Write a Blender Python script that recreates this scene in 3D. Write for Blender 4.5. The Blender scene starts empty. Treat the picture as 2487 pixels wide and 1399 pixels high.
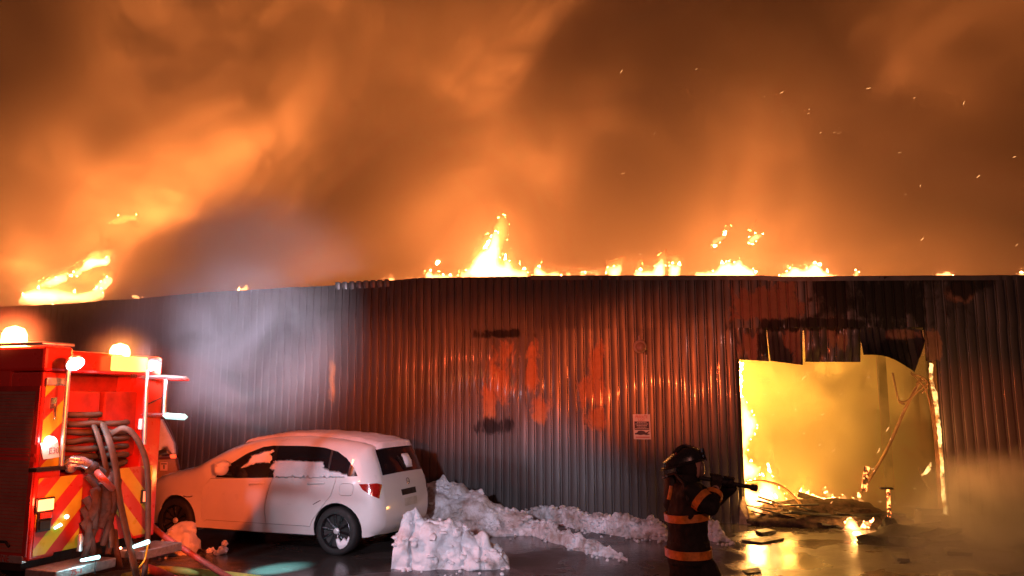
import bpy, bmesh, math, random
from mathutils import Vector, Matrix, noise
from mathutils.geometry import delaunay_2d_cdt
random.seed(11)
sc = bpy.context.scene
COL = sc.collection

# ------------------------------------------------------------------ camera
PITCH = math.radians(8.34)
FPX, CX, CY, CAMZ = 1900.0, 1243.5, 699.5, 2.0
cam = bpy.data.objects.new('camera', bpy.data.cameras.new('camera'))
COL.objects.link(cam)
cam.location = (0, 0, CAMZ)
cam.rotation_euler = (math.radians(90) + PITCH, 0, 0)
cam.data.sensor_width = 36
cam.data.lens = 36 * FPX / 2487
cam.data.clip_end = 2000
sc.camera = cam

# ------------------------------------------------------------------ world: night sky
world = bpy.data.worlds.new('World'); sc.world = world; world.use_nodes = True
wn = world.node_tree
bg = wn.nodes['Background']
skyt = wn.nodes.new('ShaderNodeTexSky'); skyt.sky_type = 'NISHITA'; skyt.sun_disc = False
skyt.sun_elevation = math.radians(-4.0); skyt.sun_rotation = math.radians(200)
wmix = wn.nodes.new('ShaderNodeMix'); wmix.data_type = 'RGBA'; wmix.blend_type = 'ADD'
wmix.inputs[0].default_value = 1.0
wn.links.new(skyt.outputs[0], wmix.inputs[6])
wmix.inputs[7].default_value = (.36, .17, .16, 1)       # even dusty ambient added to the sky, lifts the shadows
wn.links.new(wmix.outputs[2], bg.inputs[0])
bg.inputs[1].default_value = 0.09

sc.view_settings.view_transform = 'Standard'
sc.view_settings.look = 'None'
sc.view_settings.exposure = 0.0
sc.view_settings.gamma = 1.0
sc.view_settings.use_curve_mapping = False
cy = sc.cycles
cy.use_denoising = True
cy.max_bounces = 6; cy.diffuse_bounces = 2; cy.glossy_bounces = 3
cy.volume_bounces = 0; cy.transparent_max_bounces = 16; cy.transmission_bounces = 4
cy.volume_step_rate = 1.0; cy.volume_max_steps = 160
cy.sample_clamp_indirect = 4.0
cy.caustics_reflective = False; cy.caustics_refractive = False

# ------------------------------------------------------------------ pixel -> world helpers (photo pixels, 2487 wide)
_R = Vector((1, 0, 0)); _U = Vector((0, -math.sin(PITCH), math.cos(PITCH))); _F = Vector((0, math.cos(PITCH), math.sin(PITCH)))
CAM = Vector((0, 0, CAMZ))
def ray(px, py):
    return (_F * FPX + _R * (px - CX) + _U * (CY - py)).normalized()
def gnd(px, py, z=0.0):
    d = ray(px, py); return CAM + d * ((z - CAMZ) / d.z)
def atY(px, py, Y):
    d = ray(px, py); return CAM + d * (Y / d.y)
def onplane(px, py, P, N):
    d = ray(px, py); return CAM + d * ((P - CAM).dot(N) / d.dot(N))
M_ = .228
WT = Vector((1, -M_, 0)).normalized()          # along the wall
WN = Vector((-M_, -1, 0)).normalized()         # out of the wall, towards the camera
W0 = Vector((0, 14.4, 0))
def wpt(s, z, off=0.0):
    return W0 + WT * s + WN * off + Vector((0, 0, z))
def wsz(px, py, off=0.0):
    P = onplane(px, py, W0 + WN * off, WN); return (P - W0).dot(WT), P.z
def wpx(px, py, off=0.0):
    return onplane(px, py, W0 + WN * off, WN)
def lerp(a, b, t): return a + (b - a) * t
def interp(tab, x):
    if x <= tab[0][0]: return tab[0][1]
    for (a, b), (c, d) in zip(tab, tab[1:]):
        if x <= c: return b + (d - b) * (x - a) / (c - a)
    return tab[-1][1]
def smooth01(t):
    t = max(0., min(1., t)); return t * t * (3 - 2 * t)
def fbm(p, s=1.0, o=4):
    return noise.fractal(Vector(p) * s, 1.0, 2.0, o)

# ------------------------------------------------------------------ object helpers
def tag(o, label=None, cat=None, group=None, kind=None):
    if label: o['label'] = label
    if cat: o['category'] = cat
    if group: o['group'] = group
    if kind: o['kind'] = kind
    return o
def thing(name, loc, label, cat, group=None):
    o = bpy.data.objects.new(name, None); COL.objects.link(o)
    o.location = loc; o.empty_display_size = .1
    return tag(o, label, cat, group)
def wloc(o):
    v = Vector(o.location)
    if o.parent: v += wloc(o.parent)
    return v
def mk(name, verts, faces, mat, parent=None, smooth=None, bevel=0, origin=None):
    """verts in WORLD coordinates; one mesh object"""
    if parent is not None: org = wloc(parent); loc = Vector((0, 0, 0))
    else:
        if origin is None:
            xs = [v[0] for v in verts]; ys = [v[1] for v in verts]; zs = [v[2] for v in verts]
            origin = ((min(xs)+max(xs))/2, (min(ys)+max(ys))/2, min(zs))
        org = Vector(origin); loc = org
    me = bpy.data.meshes.new(name)
    me.from_pydata([tuple(Vector(v) - org) for v in verts], [], faces)
    me.validate()
    bm = bmesh.new(); bm.from_mesh(me); bmesh.ops.recalc_face_normals(bm, faces=bm.faces[:]); bm.to_mesh(me); bm.free()
    me.materials.append(mat)
    if smooth is not None:
        me.polygons.foreach_set('use_smooth', [True] * len(me.polygons))
        if smooth < 3: me.set_sharp_from_angle(angle=smooth)
    o = bpy.data.objects.new(name, me); COL.objects.link(o); o.location = loc
    if parent is not None: o.parent = parent
    if bevel:
        b = o.modifiers.new('bevel', 'BEVEL'); b.width = bevel; b.segments = 2; b.limit_method = 'ANGLE'
    return o

class Fr:
    """a local frame"""
    def __init__(s, o, x, y, z=Vector((0, 0, 1))):
        s.o = Vector(o); s.x = Vector(x).normalized(); s.y = Vector(y).normalized(); s.z = Vector(z).normalized()
    def __call__(s, a, b, c): return s.o + s.x * a + s.y * b + s.z * c
WORLD = Fr((0, 0, 0), (1, 0, 0), (0, 1, 0))

class MB:
    def __init__(s, fr=WORLD): s.v = []; s.f = []; s.fr = fr
    def add(s, vs, fs):
        n = len(s.v); s.v += [Vector(v) for v in vs]; s.f += [tuple(i + n for i in f) for f in fs]; return s
    def box(s, a0, a1, b0, b1, c0, c1, fr=None):
        fr = fr or s.fr
        vs = [fr(a, b, c) for a in (a0, a1) for b in (b0, b1) for c in (c0, c1)]
        return s.add(vs, [(0,1,3,2),(4,6,7,5),(0,4,5,1),(2,3,7,6),(0,2,6,4),(1,5,7,3)])
    def tube(s, path, r, n=10, caps=True, flat=1.0, up=None):
        path = [Vector(p) for p in path]; m = len(path)
        rs = r if isinstance(r, (list, tuple)) else [r] * m
        vs = []; ref = None
        for i, p in enumerate(path):
            t = (path[min(i+1, m-1)] - path[max(i-1, 0)])
            t = t.normalized() if t.length > 1e-9 else Vector((0,0,1))
            if ref is None:
                ref = Vector(up) if up else (Vector((0,0,1)) if abs(t.z) < .9 else Vector((1,0,0)))
            a = (ref - t * ref.dot(t)).normalized(); b = t.cross(a); ref = a
            rr = rs[i]; ra, rb = (rr if isinstance(rr, (list, tuple)) else (rr, rr * flat))
            for k in range(n):
                an = 2 * math.pi * k / n
                vs.append(p + a * (math.cos(an) * ra) + b * (math.sin(an) * rb))
        fs = [(i*n+k, i*n+(k+1) % n, (i+1)*n+(k+1) % n, (i+1)*n+k) for i in range(m-1) for k in range(n)]
        if caps: fs += [tuple(range(n-1, -1, -1)), tuple((m-1)*n + k for k in range(n))]
        return s.add(vs, fs)
    def lathe(s, o, axis, prof, n=20):
        """prof: (distance along axis, radius)"""
        axis = Vector(axis).normalized()
        return s.tube([Vector(o) + axis * d for d, _ in prof], [max(r, 1e-4) for _, r in prof], n) if False else s._lathe(Vector(o), axis, prof, n)
    def _lathe(s, o, ax, prof, n=20):
        ax = Vector(ax).normalized(); o = Vector(o)
        a = (Vector((0,0,1)) if abs(ax.z) < .9 else Vector((1,0,0))); a = (a - ax * a.dot(ax)).normalized(); b = ax.cross(a)
        vs = [o + ax * d + (a * math.cos(2*math.pi*k/n) + b * math.sin(2*math.pi*k/n)) * max(r, 1e-4) for d, r in prof for k in range(n)]
        m = len(prof)
        fs = [(i*n+k, i*n+(k+1) % n, (i+1)*n+(k+1) % n, (i+1)*n+k) for i in range(m-1) for k in range(n)]
        fs += [tuple(range(n-1, -1, -1)), tuple((m-1)*n + k for k in range(n))]
        return s.add(vs, fs)
    def ico(s, c, r, sub=2, nz=0.0, ns=1.0, seed=0, rot=None):
        bm = bmesh.new(); bmesh.ops.create_icosphere(bm, subdivisions=sub, radius=1)
        rad = r if isinstance(r, (list, tuple, Vector)) else (r, r, r)
        q = rot or Matrix.Identity(3); vs = []
        for v in bm.verts:
            d = v.co.copy(); k = 1 + nz * fbm(d * ns + Vector((seed * 7.3, seed * 3.1, 0)), 1, 3)
            vs.append(Vector(c) + q @ Vector((d.x*rad[0]*k, d.y*rad[1]*k, d.z*rad[2]*k)))
        fs = [tuple(v.index for v in f.verts) for f in bm.faces]; bm.free()
        return s.add(vs, fs)
    def poly(s, pts, depthvec):
        """prism from a planar outline"""
        n = len(pts); d = Vector(depthvec); pts = [Vector(p) for p in pts]
        return s.add(pts + [p + d for p in pts], [tuple(range(n)), tuple(range(2*n-1, n-1, -1))] + [(i, (i+1) % n, n+(i+1) % n, n+i) for i in range(n)])
    def obj(s, name, mat, parent=None, smooth=None, bevel=0, origin=None):
        return mk(name, s.v, s.f, mat, parent, smooth, bevel, origin)

def resample(poly, d, closed=True):
    out = []; n = len(poly)
    for i in range(n if closed else n - 1):
        a = Vector(poly[i]); b = Vector(poly[(i+1) % n]); L = (b-a).length; k = max(1, int(L / d + .5))
        out += [a.lerp(b, j / k) for j in range(k)]
    if not closed: out.append(Vector(poly[-1]))
    return out
def catmull(pts, k=6, closed=False):
    P = [Vector(p) for p in pts]; n = len(P); out = []
    for i in range(n if closed else n - 1):
        p0 = P[(i-1) % n] if (closed or i) else P[0]; p1 = P[i]; p2 = P[(i+1) % n]; p3 = P[(i+2) % n] if (closed or i < n-2) else P[-1]
        for j in range(k):
            t = j / k
            out.append(.5 * ((2*p1) + (p2-p0)*t + (2*p0-5*p1+4*p2-p3)*t*t + (3*p1-p0-3*p2+p3)*t**3))
    if not closed: out.append(P[-1])
    return out
def inpoly(x, y, poly):
    c = False; n = len(poly); j = n - 1
    for i in range(n):
        xi, yi = poly[i][0], poly[i][1]; xj, yj = poly[j][0], poly[j][1]
        if (yi > y) != (yj > y) and x < (xj-xi)*(y-yi)/(yj-yi+1e-12)+xi: c = not c
        j = i
    return c
def dpoly(x, y, poly, closed=True):
    best = 1e9; n = len(poly)
    for i in range(n if closed else n-1):
        ax, ay = poly[i][0], poly[i][1]; bx, by = poly[(i+1) % n][0], poly[(i+1) % n][1]
        dx, dy = bx-ax, by-ay; L = dx*dx+dy*dy
        t = 0 if L < 1e-14 else max(0, min(1, ((x-ax)*dx+(y-ay)*dy)/L))
        q = (x-ax-dx*t)**2+(y-ay-dy*t)**2
        if q < best: best = q
    return math.sqrt(best)
def triangulate(poly, spacing, holes=()):
    """boundary vertices first; returns 2D verts, tris, n_boundary"""
    B = [Vector((p[0], p[1])) for p in poly]; E = [(i, (i+1) % len(B)) for i in range(len(B))]
    for h in holes:
        n0 = len(B); B += [Vector((p[0], p[1])) for p in h]; E += [(n0+i, n0+(i+1) % len(h)) for i in range(len(h))]
    nb = len(B)
    x0 = min(b.x for b in B); x1 = max(b.x for b in B); y0 = min(b.y for b in B); y1 = max(b.y for b in B)
    V = list(B); y = y0 + spacing/2; row = 0
    while y < y1:
        x = x0 + (spacing/2 if row % 2 else spacing*.1)
        while x < x1:
            if inpoly(x, y, poly) and not any(inpoly(x, y, h) for h in holes):
                if dpoly(x, y, poly) > spacing*.45 and all(dpoly(x, y, h) > spacing*.45 for h in holes): V.append(Vector((x, y)))
            x += spacing
        y += spacing*.87; row += 1
    vo, eo, fo, *_ = delaunay_2d_cdt(V, E, [], 0, 1e-6)
    F = []
    for f in fo:
        cx_ = sum(vo[i].x for i in f)/3; cy_ = sum(vo[i].y for i in f)/3
        if inpoly(cx_, cy_, poly) and not any(inpoly(cx_, cy_, h) for h in holes): F.append(tuple(f))
    return vo, F
def boundary_edges(F):
    cnt = {}
    for f in F:
        for a, b in zip(f, f[1:] + f[:1]):
            k = (min(a, b), max(a, b)); cnt[k] = cnt.get(k, 0) + (1 if a < b else 1); 
    out = []
    for f in F:
        for a, b in zip(f, f[1:] + f[:1]):
            if cnt[(min(a, b), max(a, b))] == 1: out.append((a, b))
    return out
def inflate(poly, to3, thick, spacing, R=None, p=.5, nz=0.0, ns=3., back=1.0):
    """a solid with the given outline, swelling towards its middle. to3(u, v, w)"""
    V, F = triangulate(poly, spacing)
    D = [dpoly(v.x, v.y, poly) for v in V]; R = R or max(D)
    top = []; bot = []; n = len(V)
    for v, d in zip(V, D):
        h = 0 if d < 1e-5 else thick * min(1, d / R) ** p * (1 + nz * noise.noise(Vector((v.x*ns, v.y*ns, 1.3))))
        top.append(to3(v.x, v.y, h)); bot.append(to3(v.x, v.y, -h * back))
    vs = top + bot; fs = list(F) + [tuple(i + n for i in reversed(f)) for f in F]
    # weld the rim
    remap = {i + n: i for i, d in enumerate(D) if d < 1e-5}
    fs = [tuple(remap.get(i, i) for i in f) for f in fs]
    used = sorted({i for f in fs for i in f}); ix = {u: k for k, u in enumerate(used)}
    return [vs[u] for u in used], [tuple(ix[i] for i in f) for f in fs]

# ------------------------------------------------------------------ materials
def newmat(name):
    m = bpy.data.materials.new(name); m.use_nodes = True; nt = m.node_tree
    return m, nt, nt.nodes['Principled BSDF']
class G:
    """small node graph helper"""
    def __init__(s, nt): s.nt = nt
    def n(s, t, **k):
        x = s.nt.nodes.new(t)
        for a, b in k.items(): setattr(x, a, b)
        return x
    def set(s, sock, v):
        if hasattr(v, 'bl_idname') or isinstance(v, bpy.types.NodeSocket): s.nt.links.new(v, sock)
        else: sock.default_value = v
    def m(s, op, a, b=0., c=0.):
        x = s.n('ShaderNodeMath', operation=op)
        s.set(x.inputs[0], a); s.set(x.inputs[1], b); s.set(x.inputs[2], c); return x.outputs[0]
    def noise(s, vec, scale, detail=4, rough=.5, dist=0.):
        x = s.n('ShaderNodeTexNoise'); s.set(x.inputs['Vector'], vec)
        x.inputs['Scale'].default_value = scale; x.inputs['Detail'].default_value = detail
        x.inputs['Roughness'].default_value = rough; x.inputs['Distortion'].default_value = dist; return x.outputs[0]
    def mr(s, v, a, b, c, d, smooth=False):
        x = s.n('ShaderNodeMapRange'); 
        if smooth: x.interpolation_type = 'SMOOTHSTEP'
        s.set(x.inputs[0], v)
        for i, q in enumerate((a, b, c, d)): s.set(x.inputs[i+1], q)
        return x.outputs[0]
    def mix(s, f, a, b):
        x = s.n('ShaderNodeMix', data_type='RGBA'); s.set(x.inputs[0], f); s.set(x.inputs[6], a); s.set(x.inputs[7], b); return x.outputs[2]
    def pos(s): return s.n('ShaderNodeNewGeometry').outputs['Position']
    def obj(s): return s.n('ShaderNodeTexCoord').outputs['Object']
    def sep(s, v):
        x = s.n('ShaderNodeSeparateXYZ'); s.set(x.inputs[0], v); return x.outputs
    def comb(s, a, b, c):
        x = s.n('ShaderNodeCombineXYZ'); s.set(x.inputs[0], a); s.set(x.inputs[1], b); s.set(x.inputs[2], c); return x.outputs[0]
    def bump(s, bsdf, h, strength=.3, dist=.01):
        x = s.n('ShaderNodeBump'); x.inputs['Strength'].default_value = strength; x.inputs['Distance'].default_value = dist
        s.set(x.inputs['Height'], h); s.nt.links.new(x.outputs[0], bsdf.inputs['Normal'])
def simple(name, col, rough=.5, metal=0., var=.15, vs=6., bump=0., bs=40., col2=None, coat=0., rvar=.1):
    m, nt, b = newmat(name); g = G(nt); p = g.obj()
    nz = g.noise(p, vs, 5, .6)
    c2 = col2 or tuple(c * (1 - var * 2) for c in col)
    g.set(b.inputs['Base Color'], g.mix(g.mr(nz, .35, .7, 0, 1), (*col, 1), (*c2, 1)))
    g.set(b.inputs['Roughness'], g.mr(g.noise(p, vs*2.3, 3), .3, .7, max(.02, rough-rvar), min(1, rough+rvar)))
    b.inputs['Metallic'].default_value = metal
    if coat: b.inputs['Coat Weight'].default_value = coat; b.inputs['Coat Roughness'].default_value = .08
    if bump: g.bump(b, g.noise(p, bs, 4), bump, .01)
    return m
def emit(name, col, strength):
    m, nt, b = newmat(name); b.inputs['Base Color'].default_value = (*[min(1, c) for c in col], 1)
    b.inputs['Emission Color'].default_value = (*col, 1); b.inputs['Emission Strength'].default_value = strength
    b.inputs['Roughness'].default_value = .3
    return m
def light(kind, loc, col, energy, size=.1, target=None, cone=60, blend=.3, name='lamp_light'):
    l = bpy.data.lights.new(name, kind); l.energy = energy; l.color = col
    l.shadow_soft_size = size
    o = bpy.data.objects.new(name, l); COL.objects.link(o); o.location = loc
    if kind == 'SPOT':
        l.spot_size = math.radians(cone); l.spot_blend = blend
    if target is not None:
        o.rotation_euler = (Vector(target) - Vector(loc)).to_track_quat('-Z', 'Y').to_euler()
    return o

# off frame: scene flood of another engine, added spots standing in for unseen red beacons
RED = (1.0, .12, .025); ORANGE = (1.0, .22, .04); COOL = (.72, .80, 1.0); LAV = (.88, .80, 1.0); FIRE = (1.0, .40, .09)
for _px, _py, _e, _c in ((600, 1000, 2600, 9), (730, 985, 3800, 9.5), (870, 940, 5200, 10), (1030, 930, 4600, 10.5), (1200, 915, 3200, 11), (1370, 915, 3000, 11), (1540, 905, 2300, 11), (1690, 900, 1500, 11), (1885, 765, 1500, 9), (2390, 1040, 3800, 8)):
    light('SPOT', (-1.2 + (_px - 1200) * .0012, -2.0, 2.45), RED, _e * 1.35, .05, wpx(_px, _py), _c * 1.12, .9, 'added_wash_spot')  # narrow cones in a row, added to shape a red band on the wall
light('SPOT', (-2.2, -3.5, 3.4), LAV, 4200, .15, (-.80, 9.8, .25), 20, .6, 'scene_flood_light')
light('SPOT', (1.8, -1.5, 2.8), (1, .10, .010), 8800, .06, (-4.95, 10.95, 1.34), 13.4, .12, 'added_wash_spot')  # unseen orange spot, its cone cut to light the car's front half
light('SPOT', (.3, -2.0, 2.6), (1, .16, .07), 800, .08, (-5.7, 7.6, 1.4), 27, .6, 'added_wash_spot')  # added to redden the dark side of the fire engine
light('SPOT', (2.5, -6, 4.0), (1, .34, .26), 800, .3, (2.0, 14, 2.6), 80, .6, 'added_wash_spot')  # added wide fill, lifts the whole wall
# ------------------------------------------------------------------ ground
m, nt, b = newmat('wet_asphalt'); g = G(nt); P = g.pos()
n1 = g.noise(P, .45, 5, .6, .4); n2 = g.noise(P, 9, 5, .65); n3 = g.noise(P, 120, 3)
dry = g.mr(n1, .42, .62, 0, 1, True)
c = g.mix(n2, (.030, .027, .025, 1), (.070, .060, .052, 1))
slush = g.mr(g.noise(P, 1.7, 6, .7, .5), .60, .70, 0, .5)
c = g.mix(slush, c, (.16, .13, .11, 1))
g.set(b.inputs['Base Color'], c)
g.set(b.inputs['Roughness'], g.m('ADD', g.mr(dry, 0, 1, .07, .38), g.m('MULTIPLY', n2, .12)))
h = g.m('ADD', g.m('MULTIPLY', n3, g.mr(dry, 0, 1, .15, 1)), g.m('MULTIPLY', n2, g.mr(dry, 0, 1, .5, 2.2)))
g.bump(b, h, .35, .012); ASPHALT = m
mb = MB(); mb.box(-150, 150, -60, 220, -.2, 0)
tag(mb.obj('ground', ASPHALT, origin=(0, 0, 0)), kind='structure')

# ------------------------------------------------------------------ warehouse wall: cladding sheets
m, nt, b = newmat('wet_cladding_paint'); g = G(nt); P = g.pos()
sep = g.sep(P)
S = g.m('ADD', g.m('MULTIPLY', sep[0], WT.x), g.m('MULTIPLY', sep[1], WT.y))
S = g.m('SUBTRACT', S, W0.dot(WT)); Z = sep[2]
SZ = g.comb(S, Z, 0.)
wob = g.noise(SZ, 2.2, 5, .62, .3); fine = g.noise(SZ, 9., 5, .7)
streak = g.noise(g.comb(g.m('MULTIPLY', S, 9.), g.m('MULTIPLY', Z, .7), 0.), 1., 5, .6)
rib_id = g.m('FLOOR', g.m('DIVIDE', S, .152))
wnz = g.n('ShaderNodeTexWhiteNoise', noise_dimensions='1D'); g.set(wnz.inputs['W'], rib_id); ribn = wnz.outputs['Value']
wob2 = g.noise(g.comb(g.m('MULTIPLY', S, 2.2), g.m('MULTIPLY', Z, 1.0), 5.), 1.6, 6, .68, .6)
def patches(lst, soft=.5, amp=1.3):
    acc = None
    for (px0, py0, px1, py1) in lst:
        s0, z1 = wsz(px0, py0); s1, z0 = wsz(px1, py1)
        a = g.m('MULTIPLY', g.m('SUBTRACT', S, (s0+s1)/2), 2/(s1-s0)); d = g.m('MULTIPLY', g.m('SUBTRACT', Z, (z0+z1)/2), 2/(z1-z0))
        r = g.m('SQRT', g.m('ADD', g.m('POWER', g.m('ABSOLUTE', a), 3.), g.m('POWER', g.m('ABSOLUTE', d), 3.)))
        r = g.m('SUBTRACT', 1.15, r)
        acc = r if acc is None else g.m('MAXIMUM', acc, r)
    acc = g.m('ADD', acc, g.m('ADD', g.m('MULTIPLY', g.m('SUBTRACT', wob2, .5), amp * 4.2), g.m('MULTIPLY', g.m('SUBTRACT', ribn, .5), .55)))
    return g.mr(acc, 0, soft, 0, 1, True)
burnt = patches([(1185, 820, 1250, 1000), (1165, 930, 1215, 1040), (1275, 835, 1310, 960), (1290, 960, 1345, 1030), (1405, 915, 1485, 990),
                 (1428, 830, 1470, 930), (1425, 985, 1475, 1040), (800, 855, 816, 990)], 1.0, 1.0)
rust = patches([(1775, 690, 1950, 780), (1785, 800, 1850, 870), (1900, 770, 1960, 870), (2000, 760, 2070, 850), (2246, 800, 2292, 870), (2290, 690, 2370, 730), (2150, 800, 2235, 825)], .4, 1.1)
soot = patches([(1965, 660, 2300, 800), (2080, 825, 2235, 905), (1835, 800, 1868, 880), (1800, 775, 2240, 800), (2280, 660, 2420, 720), (1150, 800, 1290, 822), (1150,1010,1260,1060)], .6, .9)
base = g.mix(g.mr(streak, .35, .7, 0, 1), (.085, .077, .073, 1), (.050, .045, .043, 1))
base = g.mix(g.mr(g.noise(g.comb(g.m('MULTIPLY', S, 26.), g.m('MULTIPLY', Z, 1.6), 2.), 1., 4, .6), .5, .75, 0, .45), base, (.05, .045, .043, 1))
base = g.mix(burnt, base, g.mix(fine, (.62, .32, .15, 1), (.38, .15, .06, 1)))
base = g.mix(g.m('MULTIPLY', rust, .8), base, g.mix(fine, (.42, .22, .16, 1), (.24, .12, .085, 1)))
base = g.mix(g.m('MULTIPLY', soot, .93), base, (.012, .011, .012, 1))
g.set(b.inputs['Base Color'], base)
rg = g.mr(streak, .3, .75, .27, .42)
rg = g.m('ADD', rg, g.m('MULTIPLY', g.m('MAXIMUM', g.m('MAXIMUM', burnt, rust), soot), .4))
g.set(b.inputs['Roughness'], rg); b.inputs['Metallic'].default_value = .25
b.inputs['Coat Weight'].default_value = .14; b.inputs['Coat Roughness'].default_value = .07
drops = g.noise(SZ, 45., 2, .5)
g.bump(b, g.m('MULTIPLY', wob, 3.0), .12, .006)
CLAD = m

ROOF = [(-400, 775), (-200, 762), (0, 746), (60, 743), (180, 738), (250, 731), (340, 726), (400, 720), (500, 710), (640, 703), (700, 699), (819, 693.5), (820, 689), (960, 681), (1030, 675.5), (1290, 672), (1850, 672), (1900, 675), (2100, 673), (2487, 671), (2800, 669)]
LAP = [(-400, 835), (0, 822), (400, 806), (800, 800), (1150, 797), (1700, 795), (2300, 792), (2800, 790)]
def s_at(px): return wsz(px, 900)[0]
roofS = [(wsz(x, y)[0], wsz(x, y)[1]) for x, y in ROOF]
lapS = [(wsz(x, y)[0], wsz(x, y)[1]) for x, y in LAP]
wh = thing('warehouse', wpt(0, 0, -.3), 'long low metal-clad warehouse with its roof on fire and a torn open doorway', 'warehouse')
PITCHR = .152; DEP = .024
prof = []                    # one rib: (along, out), rounded corners
def arc(cx_, cy_, r, a0, a1, n=4): return [(cx_ + r*math.cos(math.radians(a0+(a1-a0)*i/n)), cy_ + r*math.sin(math.radians(a0+(a1-a0)*i/n))) for i in range(n+1)]
prof += arc(.012, DEP-.010, .010, 170, 90)
prof += arc(.104, DEP-.010, .010, 90, 10)
prof += [(.120, .001), (.126, 0), (.143, 0), (.149, .001)]
def sheet(s0, s1, zb, zt, off, name='cladding_sheet', seed=0, rows=9, fn=None):
    """a ribbed sheet from s0 to s1; zb/zt functions of s"""
    r = random.Random(seed); tilt = r.uniform(-.006, .006)
    k0 = math.floor(s0 / PITCHR); cols = []
    k = k0
    while k * PITCHR < s1:
        for a, d in prof:
            s = k * PITCHR + a
            if s0 - 1e-6 <= s <= s1 + 1e-6: cols.append((s, d))
        k += 1
    vs = []; n = len(cols)
    for j in range(rows + 1):
        t = j / rows
        for (s, d) in cols:
            z0 = zb(s); z1 = zt(s); z = z0 + (z1 - z0) * t
            w = .020 * fbm((s * .9, z * .7, 3), 1, 3) + .006 * fbm((s*3, z*2.5, 9), 1, 2) + tilt * (s - s0)
            ds = .006 * fbm((s * .4, z * 1.2, 17), 1, 2)
            p = wpt(s + ds, z, d + off + w)
            if fn: p = fn(s, z, p)
            vs.append(p)
    fs = [(j*n+i, j*n+i+1, (j+1)*n+i+1, (j+1)*n+i) for j in range(rows) for i in range(n-1)]
    return mk(name, vs, fs, CLAD, wh, smooth=.75)
zroof = lambda s: interp(roofS, s)
zlap = lambda s: interp(lapS, s)
DS0, DS1 = wsz(1797, 1000)[0], wsz(2296, 1200)[0]           # the doorway
DSR = wsz(2243, 830)[0]
SW = PITCHR * 6
edges = [k * SW + .004 for k in range(-16, 16)]
cutL = [e for e in edges if e < DS0 - .3] + [DS0]
cutR = [DS1] + [e for e in edges if e > DS1 + .3]
i = 0
for a, c_ in list(zip(cutL, cutL[1:])) + list(zip(cutR, cutR[1:])):
    i += 1
    sheet(a, c_ + .012, lambda s: -.03, lambda s: zlap(s) + .06, .0 + .003 * (i % 2), seed=i)
sheet(DSR, DS1 + .01, lambda s: wsz(2250, 877)[1], lambda s: zlap(s) + .06, .002, seed=77, rows=4)
for a, c_ in zip(edges, edges[1:]):
    i += 1
    def zt(s, a=a):
        z = zroof(s)
        px_ = s
        return z + .012 * noise.noise(Vector((s * 3, 1, 1)))
    sheet(a + .304, c_ + .316, lambda s: zlap(s) - .02, zt, .030 + .003 * (i % 2), seed=i, rows=5)
# torn sheets hanging in the doorway head
def torn(corn, n, off, curl, zig=.0, bow=0.0):
    """corn: top-left, top-right, bottom-right, bottom-left in photo pixels"""
    tl, tr, br, bl = [wpx(*c, off) for c in corn]; cols = []
    for k in range(n):
        for a, d in prof: cols.append(((k + a / PITCHR) / n, d))
    rows = 8; vs = []
    for j in range(rows + 1):
        v = j / rows
        for u, d in cols:
            p = tl.lerp(tr, u).lerp(bl.lerp(br, u), v)
            p = p + Vector((0, 0, -bow * math.sin(math.pi * u) * v))
            p = p + WN * (d + curl * v * v + .03 * fbm((u*3, v*2, off*9), 1, 2)) + Vector((0, 0, -zig * v * (noise.noise(Vector((u*9, 2, 5))))))
            vs.append(p)
    m_ = len(cols)
    fs = [(j*m_+i, j*m_+i+1, (j+1)*m_+i+1, (j+1)*m_+i) for j in range(rows) for i in range(m_-1)]
    return mk('torn_sheet', vs, fs, CLAD, wh, smooth=.75)
torn([(1783, 796), (1862, 797), (1868, 878), (1790, 873)], 4, .01, .02)['label'] = 'left torn sheet over the doorway, rust brown'
torn([(1862, 796), (1950, 797), (1947, 888), (1868, 878)], 6, -.02, .16)['label'] = 'twisted torn sheet with pale ribs splayed over the doorway'
torn([(1952, 797), (2091, 796), (2091, 879), (1956, 879)], 7, -.01, -.04)['label'] = 'straight-edged scorched sheet over the middle of the doorway'
torn([(2086, 794), (2200, 793), (2214, 906), (2090, 864)], 7, .02, .22, bow=-.10)['label'] = 'sooty sheet sagging over the right of the doorway'
torn([(2196, 793), (2241, 803), (2240, 829), (2212, 906)], 2, .03, .20)['label'] = 'folded corner of the sagging sheet'
# eaves flashing (right part) and little cap pieces (left part)
METAL = simple('galvanised_flashing', (.16, .155, .15), .45, .6, .2, 3)
CHAR = simple('charred_timber', (.035, .024, .018), .8, 0, .3, 9, .5, 60)
fl = [(x, y) for x, y in ROOF if x >= 1290]
pts = []
for (x0, y0), (x1, y1) in zip(fl, fl[1:]):
    for k in range(6):
        t = k / 6; pts.append((lerp(x0, x1, t), lerp(y0, y1, t)))
mb = MB(); A = []
for x, y in pts:
    s, z = wsz(x, y); A.append((s, z + .008 * noise.noise(Vector((s*2, 0, 0)))))
for (s, z), (s2, z2) in zip(A, A[1:]):
    vs = [wpt(q, w + dz, o_) for q, w in ((s, z), (s2, z2)) for dz, o_ in ((-.07, .066), (.012, .066), (.016, -.25), (-.05, -.25))]
    mb.add(vs, [(0,1,5,4), (1,2,6,5), (2,3,7,6), (3,0,4,7), (0,3,2,1), (4,5,6,7)])
mb.obj('eaves_flashing', METAL, wh)
for x in range(824, 960, 17):
    y = interp(ROOF, x)
    s, z = wsz(x, y); mb = MB()
    mb.tube([wpt(s, z + .02, .07), wpt(s, z - .06, .075), wpt(s + .01, z - .12 - .02 * random.random(), .062)], [(.012, .052), (.014, .055), (.006, .04)], 8, up=WN)
    mb.obj('rib_cap', METAL, wh, smooth=1.0)
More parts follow.
